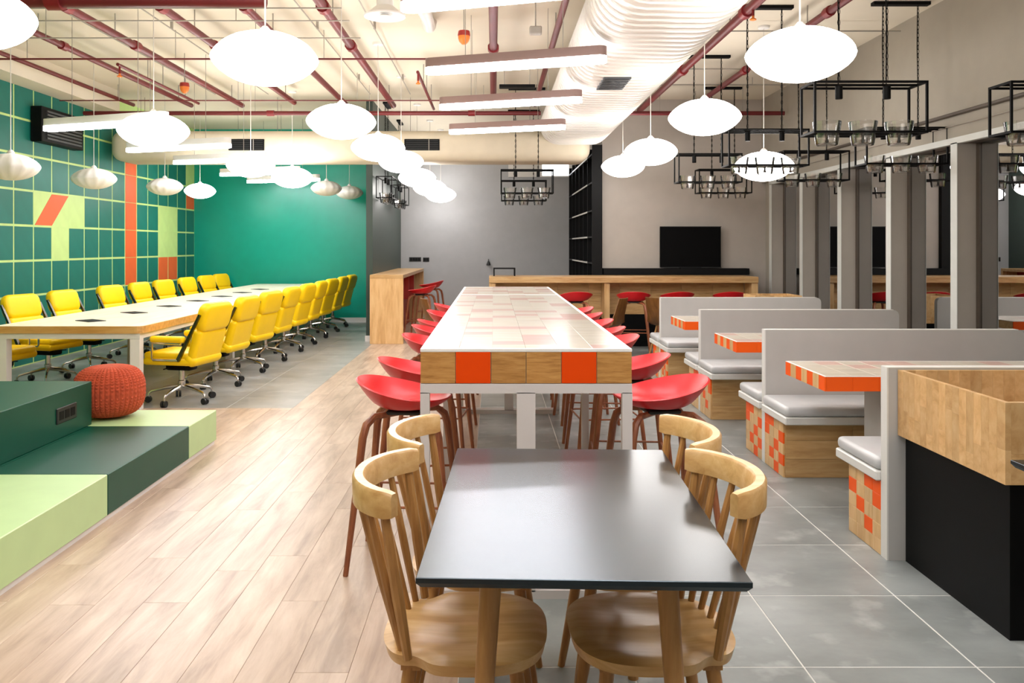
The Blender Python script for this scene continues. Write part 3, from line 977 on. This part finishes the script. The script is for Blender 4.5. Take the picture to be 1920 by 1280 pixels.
# ------------------------------------------------------------------ long bar under the screen
t = thing('bar_counter', 'long oak bar counter with recessed back panel under the black screen', 'bar', (-.06, 11.9, 0))
w = 3.80
MB().rbox((w / 2, .35, .985), (w, .70, .085), .004, 1).build('worktop', M['oak_h'], t)
for x, ww in ((0, .09), (1.63, .075), (w - .09, .09)):
    MB().box(x, x + ww, .03, .38, .42 if 0 < x < 3 else 0, .943).build('upright', M['oak_v'], t)
nb = 8
bl = (w - .18) / nb
me = MB().rbox((0, 0, 0), (bl - .002, .02, .153), .001, 1).mesh('panel_board', M['oak_h'])
for r in range(3):
    for q in range(nb):
        put('panel_board', me, t, (.09 + bl * (q + .5), .40, .47 + .0775 + .1545 * r))
MB().box(.09, w - .09, .41, .68, 0.0, .943).build('carcass', M['black_base'], t)
tag(MB().box(1.665, 3.86, 12.72, 12.895, 1.03, 1.125).build('back_ledge', M['black']), 'low black ledge along the wall behind the long bar', 'ledge')
tv = thing('screen', 'black flat screen standing on the ledge behind the long bar', 'screen', (2.985, 12.80, 1.125))
MB().rbox((0, 0, .32), (.92, .05, .62), .008, 1).build('panel', M['screen'], tv)
MB().box(-.16, .16, -.05, .05, 0, .014).build('stand', M['black'], tv)
fr = MB(); fr.box(-.465, .465, -.028, -.02, .625, .635); fr.box(-.465, .465, -.028, -.02, .008, .02)
fr.build('bezel', M['dark_plastic'], tv)

# side bar
t = thing('side_bar', 'narrow oak side bar with solid end panel and red back panels', 'bar', (-1.845, 12.6, 0))
MB().rbox((.25, .03, .49), (.50, .05, .98), .003, 1).build('end_panel', M['oak_v'], t)
MB().rbox((.25, 1.86, 1.005), (.50, 3.72, .055), .003, 1).build('worktop', M['oak_h'], t)
MB().box(.0, .50, 3.66, 3.72, 0, .98).build('end_panel', M['oak_v'], t)
for k in range(4):
    MB().box(.20, .225, .06 + .9 * k, .06 + .9 * k + .895, 0, .977).build('back_panel', M['red_panel'], t)
for k in range(3):
    MB().box(.23, .40, .96 + .9 * k - .02, .96 + .9 * k + .02, .55, .977).build('divider', M['red_panel'], t)

# tall black shelf beside the screen wall
t = thing('tall_shelf', 'tall black open shelf with pale shelf edges beside the screen wall', 'shelf', (1.50, 12.82, 0))
MB().box(0, .155, 0, .03, 0, 3.0).build('end_panel', M['black'], t)
MB().box(.14, .155, .03, 3.9, 0, 3.0).build('back_board', M['black'], t)
for k in range(1, 7):
    MB().box(.0, .14, .65 * k - .0125, .65 * k + .0125, 0, 3.0).build('upright', M['black'], t)
for z in (.05, .45, 1.20, 1.60, 2.0, 2.43, 2.86):
    sh = MB().box(.0, .14, .03, 3.9, z - .012, z + .012).build('shelf_board', M['black'], t)
    MB().box(-.004, .0, .65, 3.2, z - .012, z + .012).build('shelf_lip', M['booth_edge'], sh)

# brown ply chairs near the bar
def ply_chair(label):
    t = thing('ply_chair', label, 'chair', group='brown ply chairs near the bar')
    # shell: seat curving up into a leaning back, faces +X
    prof = [(.24, .43), (.20, .45), (0, .44), (-.14, .435), (-.20, .47), (-.235, .56), (-.27, .68), (-.30, .80)]
    n = 9; vs = []; fs = []
    for side in (0, 1):
        for k, (x, z) in enumerate(prof):
            a = prof[max(0, k - 1)]; b = prof[min(len(prof) - 1, k + 1)]
            tx, tz = b[0] - a[0], b[1] - a[1]; L_ = math.hypot(tx, tz)
            nx, nz = -tz / L_, tx / L_
            hw = .21 if k < 5 else .21 - .02 * (k - 4)
            for i in range(n):
                u = -1 + 2 * i / (n - 1)
                cup = .03 * u * u if k > 4 else .01 * u * u
                vs.append((x + cup * (1 if k > 4 else 0) + nx * .012 * side, u * hw, z + (cup if k <= 4 else 0) + nz * .012 * side))
    m = len(prof); o = m * n
    for k in range(m - 1):
        for i in range(n - 1):
            a = k * n + i
            fs.append((a, a + 1, a + n + 1, a + n)); fs.append((o + a + n, o + a + n + 1, o + a + 1, o + a))
    for k in range(m - 1):
        for i in (0, n - 1):
            fs.append((k * n + i, (k + 1) * n + i, o + (k + 1) * n + i, o + k * n + i))
    for i in range(n - 1):
        for k in (0, m - 1):
            fs.append((k * n + i, k * n + i + 1, o + k * n + i + 1, o + k * n + i))
    mb = MB(); mb.add(vs, fs); mb.build('shell', M['ply'], t, True)
    for sx in (-1, 1):
        for sy in (-1, 1):
            MB().tube([(sx * .11, sy * .12, .432), (sx * .20, sy * .19, 0)], [.016, .011], 8).build('leg', M['leg_oak'], t, True)
    return t
p0 = ply_chair('brown bent-ply chair with its back to the high table, by the booth end')
p0.location = (2.30, 11.0, 0); p0.rotation_euler = (0, 0, math.radians(25))
dup(p0, (1.42, 10.9, 0), math.radians(150), 'brown bent-ply chair facing the high table end, in front of the bar')
dup(p0, (3.0, 10.75, 0), math.radians(80), 'brown bent-ply chair facing the bar behind the last booth partition')
dup(p0, (-.62, 10.8, 0), math.radians(20), 'brown bent-ply chair standing alone past the high table on the timber-floor side')

# ------------------------------------------------------------------ small wall fittings
def plate(name, label, cat, x, z, w, h, mods):
    t = thing(name, label, cat, (x, YB, z))
    MB().rbox((0, -.006, 0), (w, .012, h), .003, 1).build('plate', M['dark_plastic'], t)
    for k in range(mods):
        q = w * .86 / mods
        MB().rbox((-w * .43 + q * (k + .5), -.014, 0), (q * .86, .006, h * .66), .001, 1).build('module', M['black'], t)
plate('socket_panel', 'wide black socket panel on the grey back wall', 'socket', (778.5 - VX) * YB / F, H - 25 * YB / F, .24, .085, 4)
plate('switch_panel', 'small black switch panel on the grey back wall', 'switch', (799 - VX) * YB / F, H - 25.5 * YB / F, .125, .085, 2)
t = thing('hand_bell', 'small dark bell-shaped fitting on the grey back wall', 'fitting', ((916 - VX) * YB / F, YB - .07, H - 36 * YB / F))
MB().lathe([(.04, 0), (.042, .015), (.025, .06), (.012, .09)], 12).build('body', M['dark_plastic'], t, True)
MB().tube([(0, 0, .085), (0, .0, .12), (0, .07, .12)], .006, 6).build('bracket', M['black'], t)
t = thing('tray_stand', 'small black framed stand on the long bar end', 'stand', (.16, 12.35, 1.0275))
for x in (-.15, .15):
    for y in (-.09, .09): MB().box(x - .01, x + .01, y - .01, y + .01, 0, .10).build('leg', M['black'], t)
MB().box(-.16, .16, -.1, .1, .10, .118).build('top_board', M['black'], t)
# lit transom panel on the grey back wall
t = thing('light_box', 'bright white lit panel high on the grey back wall', 'light', (.88, YB - .02, 2.84))
MB().box(-.58, .72, -.03, .0185, 0, .42).build('frame', M['white'], t)
MB().box(.10, .62, -.036, -.03, .03, .39).build('diffuser', M['box_glow'], t)
# wall air grille on the panelled wall
t = thing('wall_grille', 'black louvred air unit on the green panelled wall', 'grille', (XL + .0115, 10.98, 2.98))
MB().rbox((.07, 0, 0), (.14, 1.06, .44), .008, 1).build('casing', M['black'], t)
for k in range(9):
    MB().box(.14, .155, -.42, .46, -.18 + .042 * k, -.18 + .042 * k + .022).build('louvre', M['grille'], t)

# ------------------------------------------------------------------ pendants
def saucer_mesh(R, hh, gores, mat, name, dent=.028):
    n = gores * 4; vs = []; fs = []
    prof = []
    m = 16
    for k in range(m + 1):
        a = -PI / 2 + PI * k / m
        sr = max(.14, math.cos(a) ** .92)
        z = hh * (1 - sr ** 2.1) ** .64
        prof.append((R * sr, z if a > 0 else -z))
    for (r, z) in prof:
        for j in range(n):
            u = (j % 4) / 4.0
            sc = 1 - dent * (1 - math.sin(PI * u))
            an = 2 * PI * j / n
            vs.append((r * sc * math.cos(an), r * sc * math.sin(an), z))
    for i in range(m):
        for j in range(n):
            fs.append((i * n + j, i * n + (j + 1) % n, (i + 1) * n + (j + 1) % n, (i + 1) * n + j))
    fs.append(tuple(range(n - 1, -1, -1))); fs.append(tuple(range(m * n, (m + 1) * n)))
    mb = MB(); mb.add(vs, fs)
    return mb.mesh(name, mat, True)
big = saucer_mesh(.30, .150, 12, M['glow'], 'shade')
smalll = saucer_mesh(.255, .125, 14, M['glow'], 'shade')
smallo = saucer_mesh(.258, .125, 14, M['dim'], 'shade', .06)
canopy = MB().lathe([(.055, -.025), (.06, -.018), (.06, 0)], 16).mesh('canopy', M['white'], True)
cap = MB().lathe([(.03, -.012), (.034, .012), (.014, .035)], 12).mesh('cap', M['white'], True)
ribring = None
def pendant(px, py, Y, me, hh, label, group, X=None):
    p = P(px, py, Y)
    t = thing('saucer_pendant', label, 'pendant lamp', (p.x, p.y, p.z), random.uniform(0, 1), group)
    put('shade', me, t)
    put('cap', cap, t, (0, 0, hh)); 
    put('canopy', canopy, t, (0, 0, ZC - p.z))
    MB().tube([(0, 0, hh), (0, 0, ZC - p.z - .02)], .0045, 5).build('cord', M['cord'], t)
    return t
rowA = [(-2200, -1400, 1.0), (-50, -310, 2.4), (497, 110, 4.8), (640, 228, 7.25), (709, 277, 9.3), (752, 303, 11.1), (782, 333, 13.3), (806, 352, 15.0), (826, 365, 16.2)]  # first two hang out of view, added to light the foreground
for k, (a, b, Y) in enumerate(rowA):
    pendant(a, b, Y, big, .150, 'lit saucer pendant above the timber floor, %s from the grey back wall' % ORD[8 - k], 'lit saucer pendants')
rowB = [(-66, 30, 3.86), (288, 245, 7.3), (470, 310, 10.55), (548, 333, 12.2)]
for k, (a, b, Y) in enumerate(rowB):
    pendant(a, b, Y, big, .150, 'lit saucer pendant along the conference aisle, %s from the teal wall' % ORD[3 - k], 'lit saucer pendants')
rowC = [(3700, -1300, 1.0), (2090, -260, 2.4), (1500, 103, 4.75), (1321, 220, 7.05), (1220, 285, 9.45), (1168, 312, 11.7)]  # leading pair is unseen, extra lamps added to brighten the foreground
for k, (a, b, Y) in enumerate(rowC):
    pendant(a, b, Y, big, .150, 'lit saucer pendant above the booth aisle, %s from the screen wall' % ORD[5 - k], 'lit saucer pendants')
pendant(1432, 312, 8.6, big, .150, 'lit white saucer pendant hanging above a booth among the black cages', 'lit saucer pendants')
rowD = [(20, 313, 7.9), (176, 335, 10.1), (309, 350, 12.2)]
for k, (a, b, Y) in enumerate(rowD):
    pendant(a, b, Y, smallo, .125, 'unlit off-white ribbed saucer pendant by the panelled wall, %s from the teal wall' % ORD[3 - 1 - k], 'unlit saucer pendants')
pendant(375, 358, 14.0, smalll, .125, 'small lit saucer pendant before the slatted corner of panelled and teal walls'.replace('slatted ', ''), 'lit saucer pendants')
rowE = [(612, 353, 13.9), (655, 361, 15.6)]
for k, (a, b, Y) in enumerate(rowE):
    pendant(a, b, Y, smallo, .125, 'unlit ribbed saucer pendant before the teal wall, %s the dark partition' % ('farther from', 'nearer')[k], 'unlit saucer pendants')

# ------------------------------------------------------------------ linear lights
def linear(c, length, rz, label, body='lamp_body'):
    t = thing('linear_light', label, 'ceiling lamp', c, rz, 'linear suspended lights')
    def stadium(w, L_, n=8):
        r = w / 2; out = []
        for k in range(n + 1):
            a = -PI / 2 + PI * k / n; out.append((L_ / 2 - r + r * math.cos(a), r * math.sin(a)))
        for k in range(n + 1):
            a = PI / 2 + PI * k / n; out.append((-L_ / 2 + r + r * math.cos(a), r * math.sin(a)))
        return out
    MB().prism(stadium(.112, length), .045, .115).build('housing', M[body], t, True)
    MB().prism(stadium(.115, length), 0, .045).build('diffuser', M['tube'], t, True)
    for s in (-.27, .27):
        MB().tube([(s * length, 0, .105), (s * length, 0, ZC - c[2])], .003, 4).build('hanger', M['conduit'], t)
    return t
for k, Y in enumerate((1.05, 2.8, 4.6, 6.36, 8.07, 9.87)):  # nearest two are out of view, added for light on the foreground
    linear((.15, Y, 2.8), 1.42, math.radians(-18), 'straight taupe linear light over the high table line, %s from the grey back wall' % ORD[5 - k])
for k, Y in enumerate((8.12, 10.0, 11.5, 13.5, 15.0)):
    linear((-3.74, Y, 2.6), 1.5, math.radians(-20), 'straight linear light with glare-whitened housing over the conference table, %s from the teal wall' % ORD[4 - k], 'white')  # white body colour stands in for overexposed glare on the housing

# ------------------------------------------------------------------ black cage lamps with glass cups
CWD, CDP, CHT, CZ = .73, .24, .34, 2.20
def chain(z0, z1):
    mb = MB(); L_ = .045; n = int((z1 - z0) / (L_ * .8))
    for k in range(n):
        zc = z0 + (z1 - z0) * (k + .5) / n
        pts = []
        for q in range(8):
            a = 2 * PI * q / 8
            u, v = .008 * math.cos(a), L_ / 2 * math.sin(a)
            pts.append((u, 0, zc + v) if k % 2 == 0 else (0, u, zc + v))
        mb.tube(pts, .0028, 3, True)
    return mb
cup = MB().lathe([(.002, -.068), (.066, -.068), (.071, -.058), (.093, .088), (.089, .088), (.067, -.056), (.002, -.061)], 20).mesh('glass_cup', M['shade_glass'], True)
holder = MB().lathe([(.012, -.05), (.014, -.04), (.009, -.03), (.009, .005)], 8).mesh('cup_holder', M['black_metal'], True)
sock = MB().lathe([(.022, 0), (.024, .004), (.024, .085), (.012, .095)], 12).mesh('socket', M['black_metal'], True)
chain_me = chain(CHT + .02, ZC - CZ - .025).mesh('chain', M['black_metal'])
cable_me = MB().tube([(0, 0, CHT), (.004, .003, .7), (-.004, 0, 1.1), (0, 0, ZC - CZ - .02)], .0045, 5).mesh('cable', M['black_metal'])
def cage(label):
    t = thing('cage_lamp', label, 'pendant lamp', (0, 0, CZ), 0, 'black wire cage lamps with glass cups')
    a, d, h, b = CWD / 2, CDP / 2, CHT, .0145
    f = MB()
    for y in (-d, d):
        for z in (b / 2, h - b / 2): f.bar((-a, y, z), (a, y, z), b)
    for x in (-a, a):
        for z in (b / 2, h - b / 2): f.bar((x, -d, z), (x, d, z), b)
        for y in (-d, d): f.bar((x, y, 0), (x, y, h), b)
    f.build('frame', M['black_metal'], t)
    g = MB(); g.bar((-a, 0, h - b / 2), (a, 0, h - b / 2), b); g.build('top_bar', M['black_metal'], t)
    g = MB(); g.bar((-a, 0, b / 2), (a, 0, b / 2), b); g.build('cup_bar', M['black_metal'], t)
    for x in (-.24, 0, .24):
        c = put('glass_cup', cup, t, (x, 0, .0))
        put('cup_holder', holder, c)
    for x in (-.16, .16):
        put('socket', sock, t, (x, 0, h - .10))
        put('chain', chain_me, t, (x, 0, 0)); put('cable', cable_me, t, (x, .012, 0))
    MB().box(-.26, .26, -.035, .035, ZC - CZ - .03, ZC - CZ).build('ceiling_plate', M['black_metal'], t)
    return t
CG = [((2.46, 5.62), 0, 'black wire cage lamp over the booths, aisle row, nearest the oak planter'),
      ((3.74, 5.62), 0, 'black wire cage lamp over the booths, window row, nearest the oak planter'),
      ((2.53, 7.87), 0, 'black wire cage lamp over the booths, aisle row, second from the oak planter'),
      ((3.74, 7.75), 0, 'black wire cage lamp over the booths, window row, second from the oak planter'),
      ((2.52, 9.92), 0, 'black wire cage lamp over the booths, aisle row, third from the oak planter'),
      ((3.64, 9.62), 0, 'black wire cage lamp over the booths, window row, third from the oak planter'),
      ((3.24, 11.9), 0, 'black wire cage lamp hanging before the screen wall above the long bar'),
      ((.475, 11.95), 0, 'black wire cage lamp before the grey back wall, nearer the high table'),
      ((.50, 13.9), 0, 'black wire cage lamp before the grey back wall, behind the long bar'),
      ((-1.68, 13.35), PI / 2, 'black wire cage lamp over the side bar, nearer its solid end panel'),
      ((-1.68, 15.2), PI / 2, 'black wire cage lamp over the side bar, nearer the grey back wall')]
g0 = None
for (xy, rz, L_) in CG:
    if g0 is None:
        g0 = cage(L_); g0.location = (xy[0], xy[1], CZ)
    else:
        dup(g0, (xy[0], xy[1], CZ), rz, L_)

# ------------------------------------------------------------------ ducts
t = thing('main_duct', 'large white ribbed flat-oval air duct running along the ceiling', 'duct', (1.19, 0, 3.22))
mb = MB(); vs = []; fs = []
sec = []
r_, hw_ = .27, .23
for k in range(13): a = -PI / 2 + PI * k / 12; sec.append((hw_ + r_ * math.cos(a), r_ * math.sin(a)))
for k in range(13): a = PI / 2 + PI * k / 12; sec.append((-hw_ + r_ * math.cos(a), r_ * math.sin(a)))
ns = len(sec)
stations = []
y = 2.69
while y < 12.2:
    stations += [(y, 0), (y + .112, 0), (y + .114, .013), (y + .126, .013), (y + .128, 0)]
    y += .13
for (yy, o) in stations:
    for (x, z) in sec:
        L_ = math.hypot(x - max(-hw_, min(hw_, x)), z) or 1
        nx, nz = (x - max(-hw_, min(hw_, x))) / L_, z / L_
        vs.append((x + nx * o, yy, z + nz * o))
for i in range(len(stations) - 1):
    for j in range(ns):
        fs.append((i * ns + j, i * ns + (j + 1) % ns, (i + 1) * ns + (j + 1) % ns, (i + 1) * ns + j))
fs.append(tuple(range(ns - 1, -1, -1))); fs.append(tuple(range((len(stations) - 1) * ns, len(stations) * ns)))
mb.add(vs, fs); du = mb.build('duct_body', M['duct'], t, True)
dg = MB().box(-.22, .02, 7.40, 7.94, -.292, -.27).build('grille', M['grille'], t)
for k in range(7):
    MB().box(-.21, .01, 7.43 + .072 * k, 7.455 + .072 * k, -.298, -.292).build('grille_blade', M['dark_plastic'], dg)
for y in (4.2, 6.9, 9.6, 11.8):
    for x in (-.42, .42):
        MB().tube([(x, y, .1), (x, y, ZC - 3.22)], .005, 4).build('hanger_rod', M['conduit'], t)
t = thing('cross_duct', 'cream box duct with two black grilles crossing before the back walls', 'duct', (-2.05, 12.72, 2.935))
MB().rbox((-.05, 0, 0), (7.05, .80, .45), .16, 5).build('duct_body', M['duct2'], t, True)
for x0, x1 in ((428, 495), (758, 824)):
    xa, xb = (x0 - VX) * 12.3 / F + 2.05, (x1 - VX) * 12.3 / F + 2.05
    z = H + (461 - 271) * 12.3 / F - 2.935
    g = MB().rbox(((xa + xb) / 2, -.405, z), (xb - xa, .02, .165), .004, 1).build('grille', M['black'], t)
    for k in range(5):
        MB().box(xa + .02, xb - .02, -.420, -.415, z - .066 + .03 * k, z - .058 + .03 * k).build('grille_blade', M['dark_plastic'], g)
    MB().box(xa + (xb - xa) * .7 - .005, xa + (xb - xa) * .7 + .005, -.424, -.415, z - .08, z + .08).build('grille_post', M['conduit'], g)
for x in (-3.2, -1.2, .8, 2.6):
    MB().tube([(x, 0, .2), (x, 0, ZC - 2.935)], .005, 4).build('hanger_rod', M['conduit'], t)

# ------------------------------------------------------------------ sprinkler pipes
def ypipe(x, y0, y1, r, label, z=3.5, coup=(), heads=()):
    t = thing('sprinkler_pipe', label, 'pipe', (x, y0, z), 0, 'red sprinkler pipes under the ceiling')
    MB().tube([(0, 0, 0), (0, y1 - y0, 0)], r, 10).build('pipe', M['pipe'], t, True)
    for y in coup:
        MB().tube([(0, y - y0 - .05, 0), (0, y - y0 + .05, 0)], r * 1.4, 10).build('coupling', M['pipe2'], t, True)
    for y in (y0 + .8, (y0 + y1) / 2, y1 - .5):
        MB().tube([(0, y - y0, r), (0, y - y0, ZC - z)], .006, 5).build('hanger_rod', M['conduit'], t)
    for y in heads:
        h = MB().tube([(0, y - y0, 0), (0, y - y0, -.09)], .012, 6).build('drop', M['pipe2'], t)
        MB().lathe([(.012, -.13), (.028, -.125), (.028, -.118), (.01, -.105), (.012, -.09)], 10, (0, y - y0, 0)).build('sprinkler_head', M['det'], h)
    return t
pl = [(-5.2, 4, 12.2, .026), (-4.38, 4, 12.25, .032), (-3.64, 4, 12.25, .036), (-2.83, 4, 12.0, .036), (-2.12, 4, 12.25, .036), (-1.45, 3, 12.25, .042),
      (0.0, 4.6, 12.2, .042), (2.2, 3, 12.7, .042), (2.92, 3, 12.7, .034)]
pn = ['first', 'second', 'third', 'fourth', 'fifth', 'sixth']
for k, (x, a, b, r) in enumerate(pl):
    if k < 6:
        L_ = 'dark red sprinkler pipe over the conference side, %s from the panelled wall' % pn[k]
    elif k == 6:
        L_ = 'dark red sprinkler pipe running above the high table lights'
    else:
        L_ = 'dark red sprinkler pipe over the booth aisle, %s the ribbed duct' % ('nearest', 'farther from')[k - 7]
    cp = [5.4 + .35 * (k % 2), 7.2, 8.6] if k < 6 else ([7.35, 9.8] if k > 6 else [8.7])
    ypipe(x, a, b, r, L_, 3.5, cp, [7.15] if k == 7 else ())
ypipe(.60, 4.0, 12.2, .03, 'thin dark red pipe tucked along the ribbed duct', 3.5, [6.3])
ypipe(-.86, 9.6, 12.2, .018, 'short thin red branch pipe with a sprinkler head, above the high table lights', 3.44, (), [9.66])
ypipe(-4.05, 9.1, 11.6, .018, 'short thin red branch pipe with a sprinkler head, above the conference table', 3.42, (), [9.15])
def xpipe(x0, x1, y, z, r, mat, label, name='sprinkler_pipe', coup=()):
    t = thing(name, label, 'pipe', (x0, y, z))
    MB().tube([(0, 0, 0), (x1 - x0, 0, 0)], r, 10).build('pipe', M[mat], t, True)
    for x in coup: MB().tube([(x - x0 - .05, 0, 0), (x - x0 + .05, 0, 0)], r * 1.35, 10).build('coupling', M['pipe2'], t, True)
    n = max(2, int((x1 - x0) / 1.5))
    for k in range(n):
        x = (x1 - x0) * (k + .5) / n
        MB().tube([(x, 0, r), (x, 0, ZC - z)], .004, 4).build('hanger_rod', M['conduit'], t)
xpipe(-5.70, .66, 11.75, 3.31, .03, 'pipe', 'red main pipe crossing the ceiling before the cream duct', coup=(-3.1, -.3))
xpipe(1.74, 4.05, 11.75, 3.31, .03, 'pipe', 'red main pipe crossing the ceiling over the booth end', coup=(2.6,))
xpipe(-5.70, -1.56, 5.78, 3.155, .060, 'pipe', 'thick red main pipe ending above the timber floor', coup=(-3.0,))
xpipe(-5.6, .55, 8.75, 3.40, .010, 'pipe', 'thin red conduit crossing above the conference table, farther from teal wall', 'conduit')
xpipe(-5.6, .55, 10.9, 3.34, .008, 'pipe', 'thin red conduit crossing above the conference table, nearer the teal wall', 'conduit')
for k, y in enumerate((6.95, 7.34, 7.95)):
    xpipe(-5.2, -1.25, y, 3.42, .006, 'conduit', 'thin grey conduit crossing the ceiling, %s from the thick red main' % ORD[k], 'conduit')
for k, y in enumerate((8.4, 10.2, 11.2)):
    xpipe(1.6, 4.05, y, 3.6, .008, 'conduit', 'thin grey conduit over the booths, %s from the screen wall' % ORD[2 - k], 'conduit')
for k, x in enumerate((-3.95, -3.2, -1.75, -1.18)):
    t = thing('cable_conduit', 'thin grey conduit running lengthwise under the ceiling, %s from the panelled wall' % ORD[k], 'pipe', (x, 5.0, 3.62))
    MB().tube([(0, 0, 0), (0, 7.0, 0)], .007, 5).build('pipe', M['conduit'], t)
    for y in (.8, 3.4, 6.0):
        MB().box(-.012, .012, y - .01, y + .01, 0, ZC - 3.62).build('clip', M['conduit'], t)
# orange detectors
for px, py, Y, L_ in ((870, 72, 7.5, 'orange cone detector hanging above the high table'), (346, 166, 9.8, 'orange cone detector hanging above the conference table')):
    p = P(px, py, Y)
    t = thing('smoke_detector', L_, 'detector', p, 0, 'orange ceiling detectors')
    MB().lathe([(.018, -.055), (.042, -.03), (.052, .0), (.052, .02)], 14).build('cone', M['det'], t, True)
    MB().lathe([(.054, .02), (.056, .03), (.05, .065), (.02, .07)], 14).build('base', M['det_red'], t, True)
    MB().tube([(0, 0, .07), (0, 0, ZC - p.z)], .005, 5).build('stem', M['conduit'], t)
t = thing('junction_box', 'small grey junction box hanging from the ceiling by the ribbed duct', 'box', (.38, 7.6, 3.40))
MB().rbox((0, 0, 0), (.11, .08, .07), .008, 1).build('box', M['conduit'], t)
MB().tube([(0, 0, .03), (0, 0, ZC - 3.40)], .006, 5).build('stem', M['conduit'], t)
t = thing('slot_diffuser', 'black slot diffuser under the ceiling above the high table', 'vent', (.28, 9.95, 3.34))
MB().rbox((0, 0, 0), (.42, .12, .035), .004, 1).build('casing', M['black'], t)
for x in (-.15, .15): MB().tube([(x, 0, .015), (x, 0, ZC - 3.34)], .004, 4).build('hanger_rod', M['conduit'], t)

t = thing('round_diffuser', 'white round ceiling diffuser with a white flexible duct above the timber floor', 'vent', (-.90, 7.0, 3.36))
MB().lathe([(.02, .03), (.10, .02), (.17, 0), (.175, .012), (.12, .05), (.07, .09), (.07, .14)], 28).build('dish', M['white'], t, True)
MB().lathe([(.01, -.012), (.06, -.008), (.065, .0), (.03, .02)], 20).build('centre_cone', M['white'], t, True)
pts = [Vector((0, 0, .12)), Vector((.0, .02, .22)), Vector((.10, .10, .27)), Vector((.22, .35, .25)), Vector((.28, .75, .22)), Vector((.28, 1.15, .22)), Vector((.28, 1.4, .335))]
fine = []
for k in range(len(pts) - 1):
    p0, p1, p2, p3 = pts[max(0, k - 1)], pts[k], pts[k + 1], pts[min(len(pts) - 1, k + 2)]
    for q in range(14):
        u = q / 14
        fine.append(.5 * ((2 * p1) + (p2 - p0) * u + (2 * p0 - 5 * p1 + 4 * p2 - p3) * u * u + (3 * p1 - p0 - 3 * p2 + p3) * u ** 3))
fine.append(pts[-1])
MB().tube(fine, [.052 + (.008 if k % 2 else 0) for k in range(len(fine))], 14).build('flexible_duct', M['duct'], t, True)
